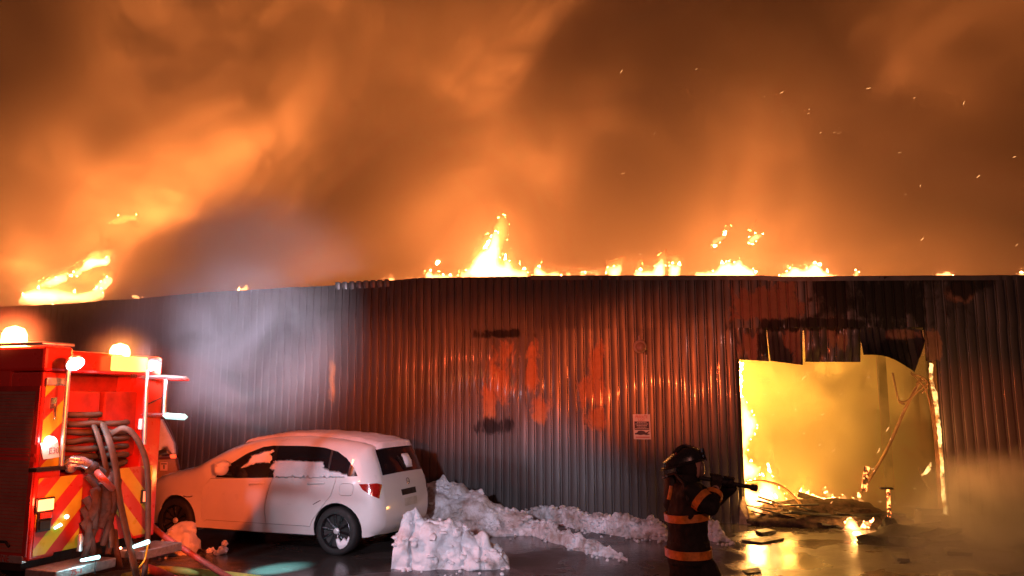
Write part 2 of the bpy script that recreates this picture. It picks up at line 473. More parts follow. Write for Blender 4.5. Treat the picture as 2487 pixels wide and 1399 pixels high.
# door jamb: a leaning steel column still carrying burning lagging
mb = MB(); c0 = wpx(2262, 878, -.06); c1 = wpx(2291, 1258, -.04); c1.z = 0
mb.tube([c0 + Vector((0, 0, .3)), c0, c0.lerp(c1, .5) + Vector((.01, 0, 0)), c1], [(.06, .085)] * 4, 4, up=WT)
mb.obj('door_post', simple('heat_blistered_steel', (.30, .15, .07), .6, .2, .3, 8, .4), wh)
mb = MB(); mb.tube([wpx(2247, 795, -.02), wpx(2256, 880, -.03)], .022, 8); mb.obj('door_track', METAL, wh, smooth=1)
mb = MB(); a = wpx(1800, 1000, -.08); mb.box(-.06, .06, -.05, .05, 0, 3.1, Fr((a.x - .06, a.y, 0), WT, WN)); mb.obj('door_post', CHAR, wh)
# header rail
a = wpx(1790, 796, -.08); c_ = wpx(2245, 796, -.08)
mb = MB(); mb.tube([a, c_], .045, 4); mb.obj('door_header', CHAR, wh)
# inside: rear and end walls with studs, seen dimly through the glow
INW = simple('smoke_stained_wall', (.16, .12, .09), .8, 0, .35, 2)
mb = MB(); fr = Fr(W0, WT, -WN); mb.box(-14, 13, 11.0, 11.15, 0, 3.0, fr); mb.obj('rear_wall', INW, wh)
mb = MB(); mb.box(7.6, 7.75, .4, 10.9, 0, 2.9, fr); mb.obj('side_wall', INW, wh)
mb = MB(); mb.box(-11.6, -11.45, .4, 10.9, 0, 2.9, fr); mb.obj('side_wall', INW, wh)
for k in range(9):
    mb = MB(); mb.box(7.50, 7.6, .9 + k*1.1, 1.0 + k*1.1, 0, 2.9, fr); mb.obj('stud', CHAR, wh)
for (u, v, h_) in ((6.7, 2.2, 2.9),):
    mb = MB(); mb.box(u, u+.14, v, v+.14, 0, h_, fr); mb.obj('roof_column', CHAR, wh)

# wall lamp (unlit) with its conduit, and the notice board
p = wpx(1555, 848, .1); LG = simple('pale_lamp_glass', (.42, .34, .30), .35, 0, .1)
wl = thing('wall_lamp', wpx(1555, 862, .03), 'unlit round wall lamp with a short neck, above the notice', 'wall lamp')
mb = MB(); mb._lathe(wpx(1555, 843, .02), WN, [(0, .075), (.05, .11), (.10, .118), (.125, .10), (.13, .0)], 20); mb.obj('shade', LG, wl, smooth=1)
mb = MB(); mb._lathe(wpx(1555, 843, .148), WN, [(0, .085), (.02, .075), (.035, .04), (.04, 0)], 20); mb.obj('lens', simple('dull_lens', (.30, .20, .16), .2), wl, smooth=1)
mb = MB(); mb.tube([wpx(1554, 832, .06), wpx(1553, 820, .06), wpx(1552, 816, .05)], [.04, .022, .02], 10); mb.obj('neck', LG, wl, smooth=1)
mb = MB(); mb.tube([wpx(1570, 862, .05), wpx(1572, 930, .05), wpx(1573, 1006, .05)], .010, 8)
tag(mb.obj('conduit', simple('conduit_steel', (.45, .40, .38), .35, .5), None, smooth=1), 'thin pale conduit running down the wall from the lamp to the notice', 'conduit')

WHITEP = simple('sign_white', (.72, .68, .66), .45, 0, .05)
def text(body, size, origin, ex, ez, mat, parent=None, name='lettering', depth=.001, squeeze=1.0):
    cu = bpy.data.curves.new(name, 'FONT'); cu.body = body; cu.size = size; cu.extrude = depth; cu.align_x = 'CENTER'; cu.align_y = 'CENTER'
    tmp = bpy.data.objects.new('t', cu); COL.objects.link(tmp)
    dg = bpy.context.evaluated_depsgraph_get(); me = bpy.data.meshes.new_from_object(tmp.evaluated_get(dg))
    ex = Vector(ex).normalized(); ez = Vector(ez).normalized(); n = ex.cross(ez)
    vs = [Vector(origin) + ex * (v.co.x * squeeze) + ez * v.co.y + n * v.co.z for v in me.vertices]
    fs = [tuple(f.vertices) for f in me.polygons]
    bpy.data.objects.remove(tmp)
    return mk(name, vs, fs, mat, parent)
a = wsz(1538.5, 1006); c_ = wsz(1581.5, 1067); sw_, sh_ = c_[0]-a[0], a[1]-c_[1]
sg = thing('notice_board', wpt(a[0]+sw_/2, c_[1], .03), 'white parking notice with red heading and dark panel, screwed to the ribbed wall', 'sign')
nf = Fr(wpt(a[0], c_[1], .034), (WT - Vector((0,0,.0))).normalized(), WN, Vector((-.02, 0, 1)))
mb = MB(nf); mb.box(0, sw_, 0, .006, 0, sh_); mb.obj('board', WHITEP, sg)
DARKB = simple('sign_dark_blue', (.02, .02, .05), .5); REDP = simple('sign_red', (.55, .05, .03), .5)
mb = MB(nf); mb.box(sw_*.07, sw_*.93, .0065, .0085, sh_*.375, sh_*.715); mb.obj('dark_panel', DARKB, sg)
text('PRIVATE', sh_*.17, nf(sw_*.5, .009, sh_*.89), WT, (0,0,1), REDP, sg, squeeze=.78)
text('LOT', sh_*.13, nf(sw_*.5, .009, sh_*.775), WT, (0,0,1), REDP, sg, squeeze=1.1)
for k, (w_, zz) in enumerate(((.56, .68), (.72, .61), (.6, .545), (.5, .485), (.8, .425))):
    r = random.Random(k); x = .5 - w_/2
    mb = MB(nf)
    while x < .5 + w_/2:
        l = r.uniform(.04, .11); mb.box(sw_*x, sw_*min(x+l, .5+w_/2), .009, .0105, sh_*(zz-.012), sh_*(zz+.012)); x += l + .02
    mb.obj('text_line', WHITEP, sg)
tow = [(.08,.19),(.08,.25),(.2,.26),(.27,.33),(.45,.35),(.62,.33),(.72,.27),(.93,.34),(.93,.31),(.80,.24),(.92,.22),(.92,.19),(.75,.17),(.6,.19),(.4,.17),(.2,.19)]
mb = MB(); mb.poly([nf(sw_*x, .0062, sh_*z) for x, z in tow], WN*.003); mb.obj('tow_truck_mark', DARKB, sg)
mb = MB(nf); mb.box(sw_*.12, sw_*.92, .0065, .0085, sh_*.07, sh_*.10); mb.obj('text_line', REDP, sg)

# ------------------------------------------------------------------ smoke over the roof (a real lit volume)
def smoke_mat(name, color, build, aniso=0.0):
    m = bpy.data.materials.new(name); m.use_nodes = True; nt = m.node_tree; nt.nodes.clear(); g = G(nt)
    out = g.n('ShaderNodeOutputMaterial'); pv = g.n('ShaderNodeVolumePrincipled')
    nt.links.new(pv.outputs[0], out.inputs['Volume'])
    pv.inputs['Color'].default_value = (*color, 1); pv.inputs['Anisotropy'].default_value = aniso
    d = build(g, pv); g.set(pv.inputs['Density'], d)
    return m
def sky_density(g, pv):
    P = g.pos(); sp = g.sep(P)
    # plume leans to the right as it rises; billows inside billows
    v = g.comb(g.m('SUBTRACT', sp[0], g.m('MULTIPLY', sp[2], .22)), g.m('MULTIPLY', sp[1], .8), g.m('ADD', sp[2], g.m('MULTIPLY', sp[0], .12)))
    w = g.n('ShaderNodeTexNoise'); g.set(w.inputs['Vector'], v); w.inputs['Scale'].default_value = .16; w.inputs['Detail'].default_value = 0
    vv = g.n('ShaderNodeVectorMath', operation='MULTIPLY_ADD'); g.set(vv.inputs[0], w.outputs['Color']); vv.inputs[1].default_value = (9, 6, 9); v2 = g.n('ShaderNodeVectorMath', operation='ADD'); g.set(v2.inputs[0], v); v2.inputs[1].default_value = SEEDV; g.set(vv.inputs[2], v2.outputs[0])
    n1 = g.noise(vv.outputs[0], .14, 6, .66, 0)
    dens = g.mr(n1, .44, .58, .0, 1.0, True)
    dens = g.m('MULTIPLY', dens, SMK)
    dens = g.m('ADD', dens, .012)
    for (px_, py_, Y, rx, rz, k) in HOLES:
        c_ = atY(px_, py_, Y)
        a = g.m('MULTIPLY', g.m('SUBTRACT', sp[0], c_.x), 1/rx); d = g.m('MULTIPLY', g.m('SUBTRACT', sp[2], c_.z), 1/rz); e = g.m('MULTIPLY', g.m('SUBTRACT', sp[1], Y), 1/34.)
        r = g.m('ADD', g.m('ADD', g.m('MULTIPLY', a, a), g.m('MULTIPLY', d, d)), g.m('MULTIPLY', e, e))
        dens = g.m('MULTIPLY', dens, g.m('SUBTRACT', 1.0, g.m('MULTIPLY', g.m('EXPONENT', g.m('MULTIPLY', r, -1.)), k)))
    return dens
SMK = .7; SEEDV = (102, 30, 183)
HOLES = [(380, -40, 30, 8, 4.2, .96), (1090, 20, 30, 2.5, 2.2, .85), (140, 350, 28, 3.8, 2.6, .97), (2420, 300, 28, 5.5, 5, .93), (-60, 60, 28, 7, 4, .93), (2380, 40, 30, 6, 2.5, .6)]
fp = [wpt(-24, 0, -.45), wpt(22, 0, -.45), Vector((34, 46, 0)), Vector((-40, 46, 0))]
mb = MB(); vs = [p + Vector((0, 0, 3.05)) for p in fp] + [p + Vector((0, 0, 26)) for p in fp]
mb.add(vs, [(0,1,2,3), (4,5,6,7), (0,1,5,4), (1,2,6,5), (2,3,7,6), (3,0,4,7)])
SMOKE = smoke_mat('lit_smoke', (.90, .63, .56), sky_density)
SMOKE.cycles.volume_step_rate = .34
tag(mb.obj('smoke_plume', SMOKE), 'billowing orange-lit smoke filling the night sky above the burning roof', 'smoke', kind='stuff')

# inside the building: fire-lit haze
fr = Fr(W0, WT, -WN); mb = MB(fr); mb.box(-11.2, 7.45, .42, 10.9, .02, 3.02)
def in_density(g, pv):
    P = g.pos(); n1 = g.noise(P, .75, 5, .60, .8); sp = g.sep(P)
    s = g.m('ADD', g.m('MULTIPLY', sp[0], WT.x), g.m('MULTIPLY', sp[1], WT.y)); s = g.m('SUBTRACT', s, W0.dot(WT))
    return g.m('MULTIPLY', g.mr(n1, .42, .60, .15, 1.9, True), g.m('ADD', .75, g.m('MULTIPLY', s, .09)))
INSMOKE = smoke_mat('fire_lit_haze', (.95, .78, .44), in_density)
tag(mb.obj('indoor_smoke', INSMOKE), 'glowing yellow smoke filling the inside of the burning warehouse', 'smoke', kind='stuff')

# fires: lamps at the flames, and added ones higher up in the smoke
def firelight(px, py, depth, power, size=.6, col=FIRE, dz=0):
    p = wpx(px, py, -depth); p.z += dz
    return light('POINT', p, col, power, size, name='fire_and_fill_light')
# ------------------------------------------------------------------ flames: glowing gas with real thickness
def flame_mat(name, col, dens):
    m = bpy.data.materials.new(name); m.use_nodes = True; nt = m.node_tree; nt.nodes.clear(); g = G(nt)
    out = g.n('ShaderNodeOutputMaterial'); e = g.n('ShaderNodeEmission'); e.inputs[0].default_value = (*col, 1); e.inputs[1].default_value = dens
    nt.links.new(e.outputs[0], out.inputs['Volume']); return m
FLAME = flame_mat('flame_gas', (1.0, .36, .11), 42.)
WISP = flame_mat('thin_flame_gas', (1.0, .34, .06), 9.)
def ragged(poly, d, amp, seed, spike=0.0):
    P = resample(poly, d); n = len(P); out = []
    for i, p in enumerate(P):
        t = P[(i+1) % n] - P[i-1]; nn = Vector((t.y, -t.x)).normalized() if t.length > 0 else Vector((0, 0))
        k = noise.noise(Vector((p.x*.11, p.y*.11, seed))) * .7 + noise.noise(Vector((p.x*.32, p.y*.32, seed))) * .5
        q = Vector((p.x, p.y)) + nn * (amp * k)
        if spike: q.y -= spike * max(0, noise.noise(Vector((p.x*.21, p.y*.05, seed + 7.7)))) ** 1.5 * 2.2; q.x += spike * .5 * noise.noise(Vector((p.x*.17, p.y*.17, seed + 3.1)))
        out.append(q)
    return out
def flame(poly, off, thick, label, group, mat=None, seed=1, amp=3.0, d=2.5, floor=None, cat='flame'):
    """poly in photo pixels, on the plane `off` in front of the wall (negative: behind)"""
    pp = ragged([Vector(p) for p in poly], d, amp, seed, min(9., amp * 2.2) if mat is None else 0)
    if floor is not None: pp = [Vector((p.x, min(p.y, floor(p.x)))) for p in pp]
    q = []
    for p in pp:
        s, z = wsz(p.x, p.y, off); q.append(Vector((s, z)))
    try:
        vs, fs = inflate(q, lambda u, v, w: W0 + WT*u + Vector((0,0,v)) + WN*(off + w + .05*noise.noise(Vector((u*3, v*3, seed)))), thick, .05, None, 1.0, .35, 6.)
    except Exception as ex:
        print('flame fail', label, ex); return
    o = mk('flame', vs, fs, mat or FLAME)
    if mat is None and thick >= .12 and label.find('doorway') < 0:
        yb = max(p[1] for p in poly); yt = min(p[1] for p in poly); xm = sum(p[0] for p in poly)/len(poly)
        pv_ = ragged([Vector((xm + (p[0]-xm)*1.08 + (yb-p[1])*.12, yb - (yb-p[1])*1.45)) for p in poly], 3, amp*2, seed+.5, amp*3)
        if floor is not None: pv_ = [Vector((p.x, min(p.y, floor(p.x)))) for p in pv_]
        try:
            vs, fs = inflate([Vector(wsz(p.x, p.y, off-.3)) for p in pv_], lambda u, v, w: W0 + WT*u + Vector((0,0,v)) + WN*(off - .3 + w), thick*.6, .07, None, 1.0, .4, 5.)
            mk('flame_veil', vs, fs, WISP, o)
        except Exception as ex: print('veil', label, ex)
    return tag(o, label, cat, group)
RG = 'flames along the burning roof edge'
roofl = lambda x: interp(ROOF, x) + 9
flame([(45,742),(55,715),(85,700),(140,703),(190,712),(245,700),(250,722),(262,716),(235,735),(150,742),(90,748)], -1.0, .35, 'broad white-hot flame lying low on the far left of the roof', RG, seed=1, amp=5, floor=lambda x: interp(ROOF, x)+6)
flame([(50,735),(70,700),(110,670),(160,655),(215,628),(262,640),(285,665),(280,700),(250,735)], -1.8, .10, 'thin orange veil of flame behind the far left roof fire', RG, mat=WISP, seed=51, amp=8, floor=lambda x: interp(ROOF, x)+6)
flame([(86,700),(110,685),(150,668),(165,664),(162,683),(140,692),(110,698)], -.8, .16, 'small flame tongue above the far left roof fire', RG, seed=2)
flame([(170,672),(200,650),(210,632),(232,625),(245,630),(266,623),(270,634),(255,648),(235,650),(215,658),(190,672)], -.8, .18, 'curling flame tongue bending right above the far left roof fire', RG, seed=3)
flame([(226,705),(238,690),(262,672),(276,676),(258,700),(240,712)], -.8, .14, 'short slanting flame right of the curling tongue', RG, seed=4)
flame([(313,726),(318,717),(335,716),(338,726)], -.5, .1, 'tiny flame just left of the first wall ribs', RG, seed=5, amp=1)
flame([(262,541),(275,530),(300,520),(330,518),(338,540),(318,536),(300,545),(280,548)], -3, .07, 'faint flame blob floating in the smoke high on the left', RG, mat=WISP, seed=6, amp=6)
flame([(577,712),(580,702),(590,700),(598,686),(600,700),(604,712)], -.6, .10, 'lone small flame on the roof edge above the white smoke', RG, seed=7, amp=2, floor=roofl)
flame([(940,688),(944,668),(950,676),(956,668),(960,686)], -.6, .07, 'very small flame left of the tall flame group', RG, seed=8, amp=2, floor=roofl)
flame([(1030,682),(1035,664),(1046,654),(1052,668),(1080,668),(1110,674),(1118,684)], -.6, .12, 'low row of flame just left of the tallest flame', RG, seed=9, amp=2.5, floor=roofl)
flame([(1058,640),(1062,628),(1071,622),(1066,638),(1060,643)], -.8, .03, 'flying lick of flame above the low row', RG, seed=10, amp=1)
flame([(1112,685),(1120,662),(1140,650),(1152,628),(1165,614),(1185,602),(1192,585),(1195,568),(1205,560),(1212,575),(1215,600),(1214,640),(1222,644),(1228,630),(1240,632),(1246,650),(1262,656),(1275,652),(1284,668),(1286,684)], -.9, .32, 'tallest flame, a white peak rising from the middle of the roof edge', RG, seed=11, amp=4, floor=roofl)
flame([(1175,604),(1184,585),(1190,582),(1188,594),(1180,602)], -1.0, .05, 'small side lick left of the tallest flame', RG, seed=12, amp=2)
flame([(1190,600),(1196,560),(1210,530),(1228,525),(1238,545),(1232,580),(1222,610),(1215,640),(1205,640),(1200,610)], -1.2, .14, 'thin orange flame veil above the tallest flame', RG, mat=WISP, seed=13, amp=6)
flame([(1294,684),(1296,652),(1308,646),(1320,658),(1330,664),(1345,660),(1364,668),(1366,684)], -.7, .14, 'rounded flame just right of the tallest flame', RG, seed=14, amp=2.5, floor=roofl)
flame([(1374,680),(1376,662),(1384,648),(1383,660),(1392,676),(1392,684)], -.6, .07, 'thin pointed flame, second right of the tallest', RG, seed=15, amp=1.5, floor=roofl)
flame([(1406,684),(1410,662),(1422,660),(1424,684)], -.6, .06, 'stubby flame, third right of the tallest', RG, seed=16, amp=1.5, floor=roofl)
flame([(1442,656),(1455,664),(1461,684),(1448,684)], -.6, .05, 'slanted small flame, fourth right of the tallest', RG, seed=17, amp=1.5, floor=roofl)
flame([(1470,684),(1478,668),(1468,660),(1476,648),(1492,648),(1498,646),(1504,642),(1514,643),(1508,662),(1508,684)], -.7, .13, 'square-topped flame at the middle of the right roof edge', RG, seed=18, amp=2.5, floor=roofl)
flame([(1537,684),(1540,662),(1556,650),(1560,660),(1585,658),(1590,645),(1606,632),(1612,632),(1617,660),(1616,684)], -.7, .17, 'spiky flame, left one of a close pair', RG, seed=19, amp=3.5, floor=roofl)
flame([(1620,684),(1624,645),(1634,636),(1640,645),(1650,640),(1654,650),(1650,684)], -.7, .15, 'narrow spiky flame, right one of a close pair', RG, seed=20, amp=3, floor=roofl)
flame([(1684,684),(1686,662),(1710,660),(1735,660),(1750,644),(1770,634),(1778,642),(1795,625),(1806,640),(1816,650),(1835,655),(1842,684)], -.8, .26, 'broad peaked flame cluster left above the doorway', RG, seed=21, amp=4, floor=roofl)
flame([(1888,684),(1892,668),(1915,658),(1922,640),(1938,650),(1955,654),(1976,640),(1990,642),(1996,656),(2020,664),(2035,672),(2052,668),(2052,686)], -.8, .24, 'broad flame cluster right above the doorway', RG, seed=22, amp=4, floor=roofl)
flame([(2065,684),(2072,668),(2078,655),(2088,660),(2084,672),(2080,684)], -.6, .06, 'small hooked flame right of the broad clusters', RG, seed=23, amp=2.5, floor=roofl)
flame([(2268,682),(2274,660),(2284,664),(2302,658),(2316,668),(2318,682)], -.6, .10, 'low flame on the far right of the roof edge', RG, seed=24, amp=2, floor=roofl)
flame([(2330,680),(2345,668),(2370,670),(2380,680)], -.6, .05, 'faint low flame beyond the low one on the far right', RG, mat=WISP, seed=25, amp=2, floor=roofl)
flame([(2470,680),(2476,664),(2492,662),(2500,680)], -.6, .08, 'flame cut by the right end of the roof edge', RG, seed=26, amp=2, floor=roofl)
flame([(1722,600),(1735,578),(1750,572),(1765,560),(1762,580),(1745,590),(1735,602)], -2, .05, 'drifting lick of flame in the smoke, left one of two', RG, seed=27, amp=3)
flame([(1816,592),(1820,575),(1835,568),(1854,566),(1845,582),(1828,594)], -2, .10, 'drifting lick of flame in the smoke, right one of two', RG, seed=28, amp=2.5)
flame([(1758,560),(1762,548),(1778,546),(1776,556),(1764,562)], -2, .05, 'faint dab of flame above the left drifting lick', RG, mat=WISP, seed=29, amp=2)
flame([(1815,560),(1826,542),(1838,532),(1834,550),(1822,562)], -2, .04, 'faint dab of flame above the right drifting lick', RG, mat=WISP, seed=30, amp=2)
DG = 'flames in the doorway'
flame([(1797,1172),(1796,880),(1804,882),(1800,960),(1812,965),(1822,1000),(1838,1020),(1838,1045),(1824,1070),(1812,1100),(1822,1120),(1852,1138),(1840,1160),(1820,1172)], -.28, .16, 'tall yellow flame climbing the left side of the doorway', DG, seed=31, amp=5)
flame([(1798,1180),(1830,1188),(1850,1196),(1882,1200),(1890,1212),(1850,1230),(1856,1248),(1838,1258),(1815,1232),(1802,1212)], -.15, .2, 'white-hot flame at the foot of the doorway left side', DG, seed=32, amp=6)
flame([(1940,1198),(1946,1184),(1958,1196),(1985,1206),(2025,1212),(2050,1216),(2030,1220),(1980,1212)], -1.2, .12, 'thin line of flame along the top of the debris', DG, seed=33, amp=3)
flame([(1992,1186),(2000,1182),(2018,1198),(2030,1212),(2010,1208)], -1.2, .1, 'leaning flame tongue on top of the debris', DG, seed=34, amp=2)
flame([(2038,1214),(2044,1200),(2056,1204),(2060,1216),(2048,1218)], -1.1, .07, 'small flame right of the leaning tongue on the debris', DG, seed=35, amp=2)
flame([(2048,1296),(2052,1268),(2064,1258),(2074,1262),(2088,1280),(2100,1268),(2122,1262),(2110,1282),(2090,1298),(2075,1306)], .25, .12, 'bright flame at the front foot of the debris, doorway middle', DG, seed=36, amp=4)
flame([(2070,1236),(2085,1232),(2102,1240),(2095,1246),(2078,1242)], -.4, .05, 'low patch of fire halfway down the debris', DG, seed=37, amp=2)
flame([(2032,1228),(2040,1216),(2052,1222),(2046,1232)], -.7, .05, 'small square flame on the debris slope', DG, seed=38, amp=2)
flame([(1830,1225),(1838,1180),(1850,1150),(1858,1165),(1866,1130),(1878,1160),(1890,1185),(1905,1200),(1915,1225)], -1.6, .2, 'flame burning deeper inside behind the left end of the debris', DG, seed=41, amp=5)
flame([(1925,1222),(1935,1195),(1948,1205),(1955,1180),(1968,1200),(1985,1215),(1990,1228)], -2.2, .16, 'flame behind the middle of the debris heap', DG, seed=42, amp=4)
flame([(2060,1228),(2070,1205),(2080,1214),(2086,1195),(2096,1216),(2104,1232)], -1.8, .12, 'flame behind the glowing stump', DG, seed=43, amp=3)
# burning lagging on the right jamb
jp = [(2257,882),(2266,884),(2264,910),(2268,940),(2276,955),(2280,1000),(2284,1040),(2286,1060),(2290,1110),(2294,1180),(2300,1240),(2298,1262),(2290,1245),(2286,1200),(2282,1120),(2276,1050),(2270,1000),(2262,950),(2255,915)]
PALE = simple('burning_lagging', (.85, .62, .30), .8, 0, .3, 12, .6, 40)
_b = PALE.node_tree.nodes['Principled BSDF']; _b.inputs['Emission Color'].default_value = (1, .62, .2, 1)
_g = G(PALE.node_tree); _g.set(_b.inputs['Emission Strength'], _g.mr(_g.noise(_g.pos(), 7, 4, .6), .4, .62, .1, 2.6))
q = [Vector(wsz(x, y, .03)) for x, y in ragged([Vector(p) for p in jp], 5, 3, 5)]
vs, fs = inflate(q, lambda u, v, w: W0 + WT*u + Vector((0,0,v)) + WN*(.05 + w), .05, .04, None, .6, .5, 9)
mk('burning_lagging', vs, fs, PALE, wh, smooth=3.2)

# sparks
r = random.Random(5); mb = MB()
for k in range(110):
    if k < 55: x = r.uniform(1500, 2487); y = r.uniform(150, 660)
    elif k < 75: x = r.uniform(300, 1500); y = r.uniform(430, 680)
    else: x = r.uniform(1830, 2230); y = r.uniform(900, 1240)
    off = -r.uniform(.4, 5) if k < 75 else -r.uniform(.3, 1.5)
    p = wpx(x, y, off); L = r.uniform(.01, .05); d = Vector((r.uniform(.3, 1), 0, r.uniform(-.1, .9))).normalized() * L
    mb.tube([p - d, p, p + d], [.001, .0028, .001], 4)
tag(mb.obj('sparks', emit('spark_glow', (1, .45, .15), 4)), 'tiny orange sparks drifting through the smoke', 'sparks', kind='stuff')

# the lamps that stand for the fires' light
for (px_, py_, dp, pw) in [(120, 680, 4, 4200), (380, 620, 5, 3600), (760, 640, 6, 2200), (1190, 620, 3.5, 3400), (1500, 640, 5, 3000), (1780, 620, 3.5, 3600), (1990, 640, 5, 3000), (2300, 650, 6, 2000),
                           (1330, 380, 12, 8500), (1620, 250, 14, 9500), (1950, 380, 13, 7500), (330, 520, 8, 5200), (560, 300, 11, 6500), (900, 40, 13, 4600), (1600, -120, 11, 4600), (2080, 120, 14, 3500)]:  # this row hangs inside the plume, added to brighten the smoke
    firelight(px_, py_, dp, pw * .54, 1.6, (1, .35, .078))
# inside the doorway
firelight(1720, 1080, 1.2, 420, .35, (1, .47, .085)); firelight(1760, 900, 2.0, 760, .5, (1, .47, .085))
firelight(1960, 1190, 1.9, 120, .3, (1, .47, .085)); firelight(2200, 1000, 3.4, 90, .3, (1, .47, .085)); firelight(1910, 1225, -.1, 26, .12, (1, .42, .07)); firelight(1990, 900, 2.6, 300, .4, (1, .47, .085)); firelight(1835, 1215, .0, 80, .15, (1, .45, .10)); firelight(2080, 1275, -.35, 22, .06, (1, .45, .10))
# ------------------------------------------------------------------ white hatchback
Rw = gnd(817, 1349)
best = None
for k in range(400):
    q = gnd(425, 1300 + k * .1)
    d = abs((q - Rw).length - 2.70)
    if best is None or d < best[0]: best = (d, q)
Hd = (best[1] - Rw).normalized(); Ln = Vector((-Hd.y, Hd.x, 0))
if Ln.y > 0: Ln = -Ln
CARO = Rw + Hd * 3.57 - Ln * .84       # world position of local (0,0,0): under the nose, on the centre line
CF = Fr(CARO, -Hd, Ln)                 # x rearwards, y to the left side (seen side), z up
def cpx(px, py, y=.88):
    P = onplane(px, py, CARO + Ln * y, Ln); return (P - CARO).dot(-Hd), P.z
TOPP = catmull([(.10,.235),(.03,.34),(0,.50),(.02,.66),(.10,.78),(.32,.90),(.70,.995),(1.02,1.065),(1.30,1.21),(1.62,1.37),(1.95,1.475),(2.30,1.535),(2.75,1.56),(3.20,1.545),(3.60,1.505),(3.86,1.46),(3.95,1.425),(3.985,1.35),(4.07,1.19),(4.14,1.03),(4.185,.92),(4.22,.78),(4.25,.66),(4.26,.50),(4.23,.36),(4.14,.265)], 6)
TOPP = [Vector((p.x if p.x < 3.6 else 3.6 + (p.x-3.6)*.88, p.y if p.y < .9 else .9 + (p.y-.9)*.945)) for p in TOPP]
ARC_F, ARC_R, ARR = (.87, .315), (3.57, .315), .365
def archpts(c, a0, a1, r=ARR, n=16): return [(c[0] + r*math.cos(math.radians(lerp(a0,a1,i/n))), c[1] + r*math.sin(math.radians(lerp(a0,a1,i/n)))) for i in range(n+1)]
def ys(x, z, rnd=True):
    """half width of the body side"""
    w = interp([(.18,.80),(.25,.865),(.40,.885),(.62,.893),(.80,.888),(.93,.868),(1.0,.845),(1.15,.80),(1.30,.755),(1.45,.700),(1.6,.64)], z)
    if x < 1.1: w -= .34 * ((1.1-x)/1.1)**2.6
    w -= .03
    if x > 3.6: w -= .20 * ((x-3.6)/.66)**2.2
    # rising character line on the doors, and wheel arch lips
    ln = .40 + (x - 1.3) * .085
    if 1.2 < x < 3.4 and z < .9: w -= .014 * smooth01((ln - z) / .12 + .5) * smooth01((x-1.2)/.3) * smooth01((3.4-x)/.3)
    for c in (ARC_F, ARC_R):
        d = math.hypot(x-c[0], z-c[1])
        if d < .50: w += .016 * smooth01((.50-d)/.10)
    if rnd:
        d = dpoly(x, z, TOPP, closed=False); r = .11
        if d < r: w -= r*.9 * (1 - math.sqrt(max(0, 1-(1-d/r)**2)))
    return w
# lower edge, rear to front
LOW = [(4.075,.265),(4.02,.25)] + archpts(ARC_R, -12, 192) + [(3.1,.235),(2.2,.225),(1.32,.235)] + archpts(ARC_F, -12, 192) + [(.30,.235),(.10,.235)]
OUT = [tuple(p) for p in TOPP] + LOW[1:-1]
car = thing('hatchback_car', CARO + Hd * -2.18, 'white hatchback with snowy roof and windows, parked between fire engine and snow heap', 'car')
PAINT = simple('white_car_paint', (.74, .73, .72), .33, 0, .06, 1.5, coat=.8, rvar=.06)
GLASS = simple('dark_car_glass', (.012, .012, .014), .09, 0, .1, 2, rvar=.04)
RUB = simple('black_rubber', (.018, .018, .018), .7, 0, .2, 8, .3)
BLKP = simple('black_plastic', (.012, .012, .012), .4, 0, .2, 8)
m, nt, b = newmat('snow'); g = G(nt); P = g.pos()
dirt = g.mr(g.noise(P, 3.2, 6, .68, .4), .54, .72, 0, .75)
g.set(b.inputs['Base Color'], g.mix(dirt, (.80, .82, .86, 1), (.30, .22, .17, 1)))
b.inputs['Roughness'].default_value = .75
g.bump(b, g.m('ADD', g.noise(P, 38, 5, .7), g.m('MULTIPLY', g.noise(P, 12, 4, .6), 1.6)), .7, .02); SNOW = m
SNOWC = simple('clean_snow', (.80, .81, .84), .75, 0, .05, 8, .6, 60)
def carpatch(name, poly, mat, off=0.0, sp=.07, side=1, holes=(), rim=.014, label=None, yfun=None, grow=0.0, parent=None, nz=0):
    poly = resample(poly, .045); V, F = triangulate(poly, sp, [resample(h, .045) for h in holes])
    f = yfun or ys
    def p3(v, o):
        y = f(v.x, v.y) + o + (nz * abs(noise.noise(Vector((v.x*9, v.y*9, 2)))) if nz else 0); return CF(v.x, side * y, v.y)
    vs = [p3(v, off) for v in V]; n = len(vs)
    vs += [p3(v, off - rim) for v in V]; fs = list(F)
    for a, c_ in boundary_edges(F): fs.append((a, c_, c_ + n, a + n))
    used = sorted({i for q in fs for i in q}); ix = {u: k for k, u in enumerate(used)}
    vs = [vs[u] for u in used]; fs = [tuple(ix[i] for i in q) for q in fs]
    o = mk(name, vs, fs, mat, parent or car, smooth=.9)
    # recalc_face_normals on an open shell can turn it inside out: make outer faces look outwards
    if label: o['label'] = label
    return o
def shrink(poly, d):
    """inset a polygon a little (panel gap)"""
    P = [Vector((p[0], p[1])) for p in resample(poly, .045)]; n = len(P); A = sum(P[i].x*P[(i+1) % n].y - P[(i+1) % n].x*P[i].y for i in range(n))
    s = 1 if A > 0 else -1; out = []
    for i in range(n):
        t = (P[(i+1) % n] - P[i-1]); t = t.normalized() if t.length else Vector((1, 0)); out.append(P[i] + Vector((-t.y, t.x)) * d * s)
    return out
def cp(l, y=.88): return [cpx(a, b_, y) for a, b_ in l]
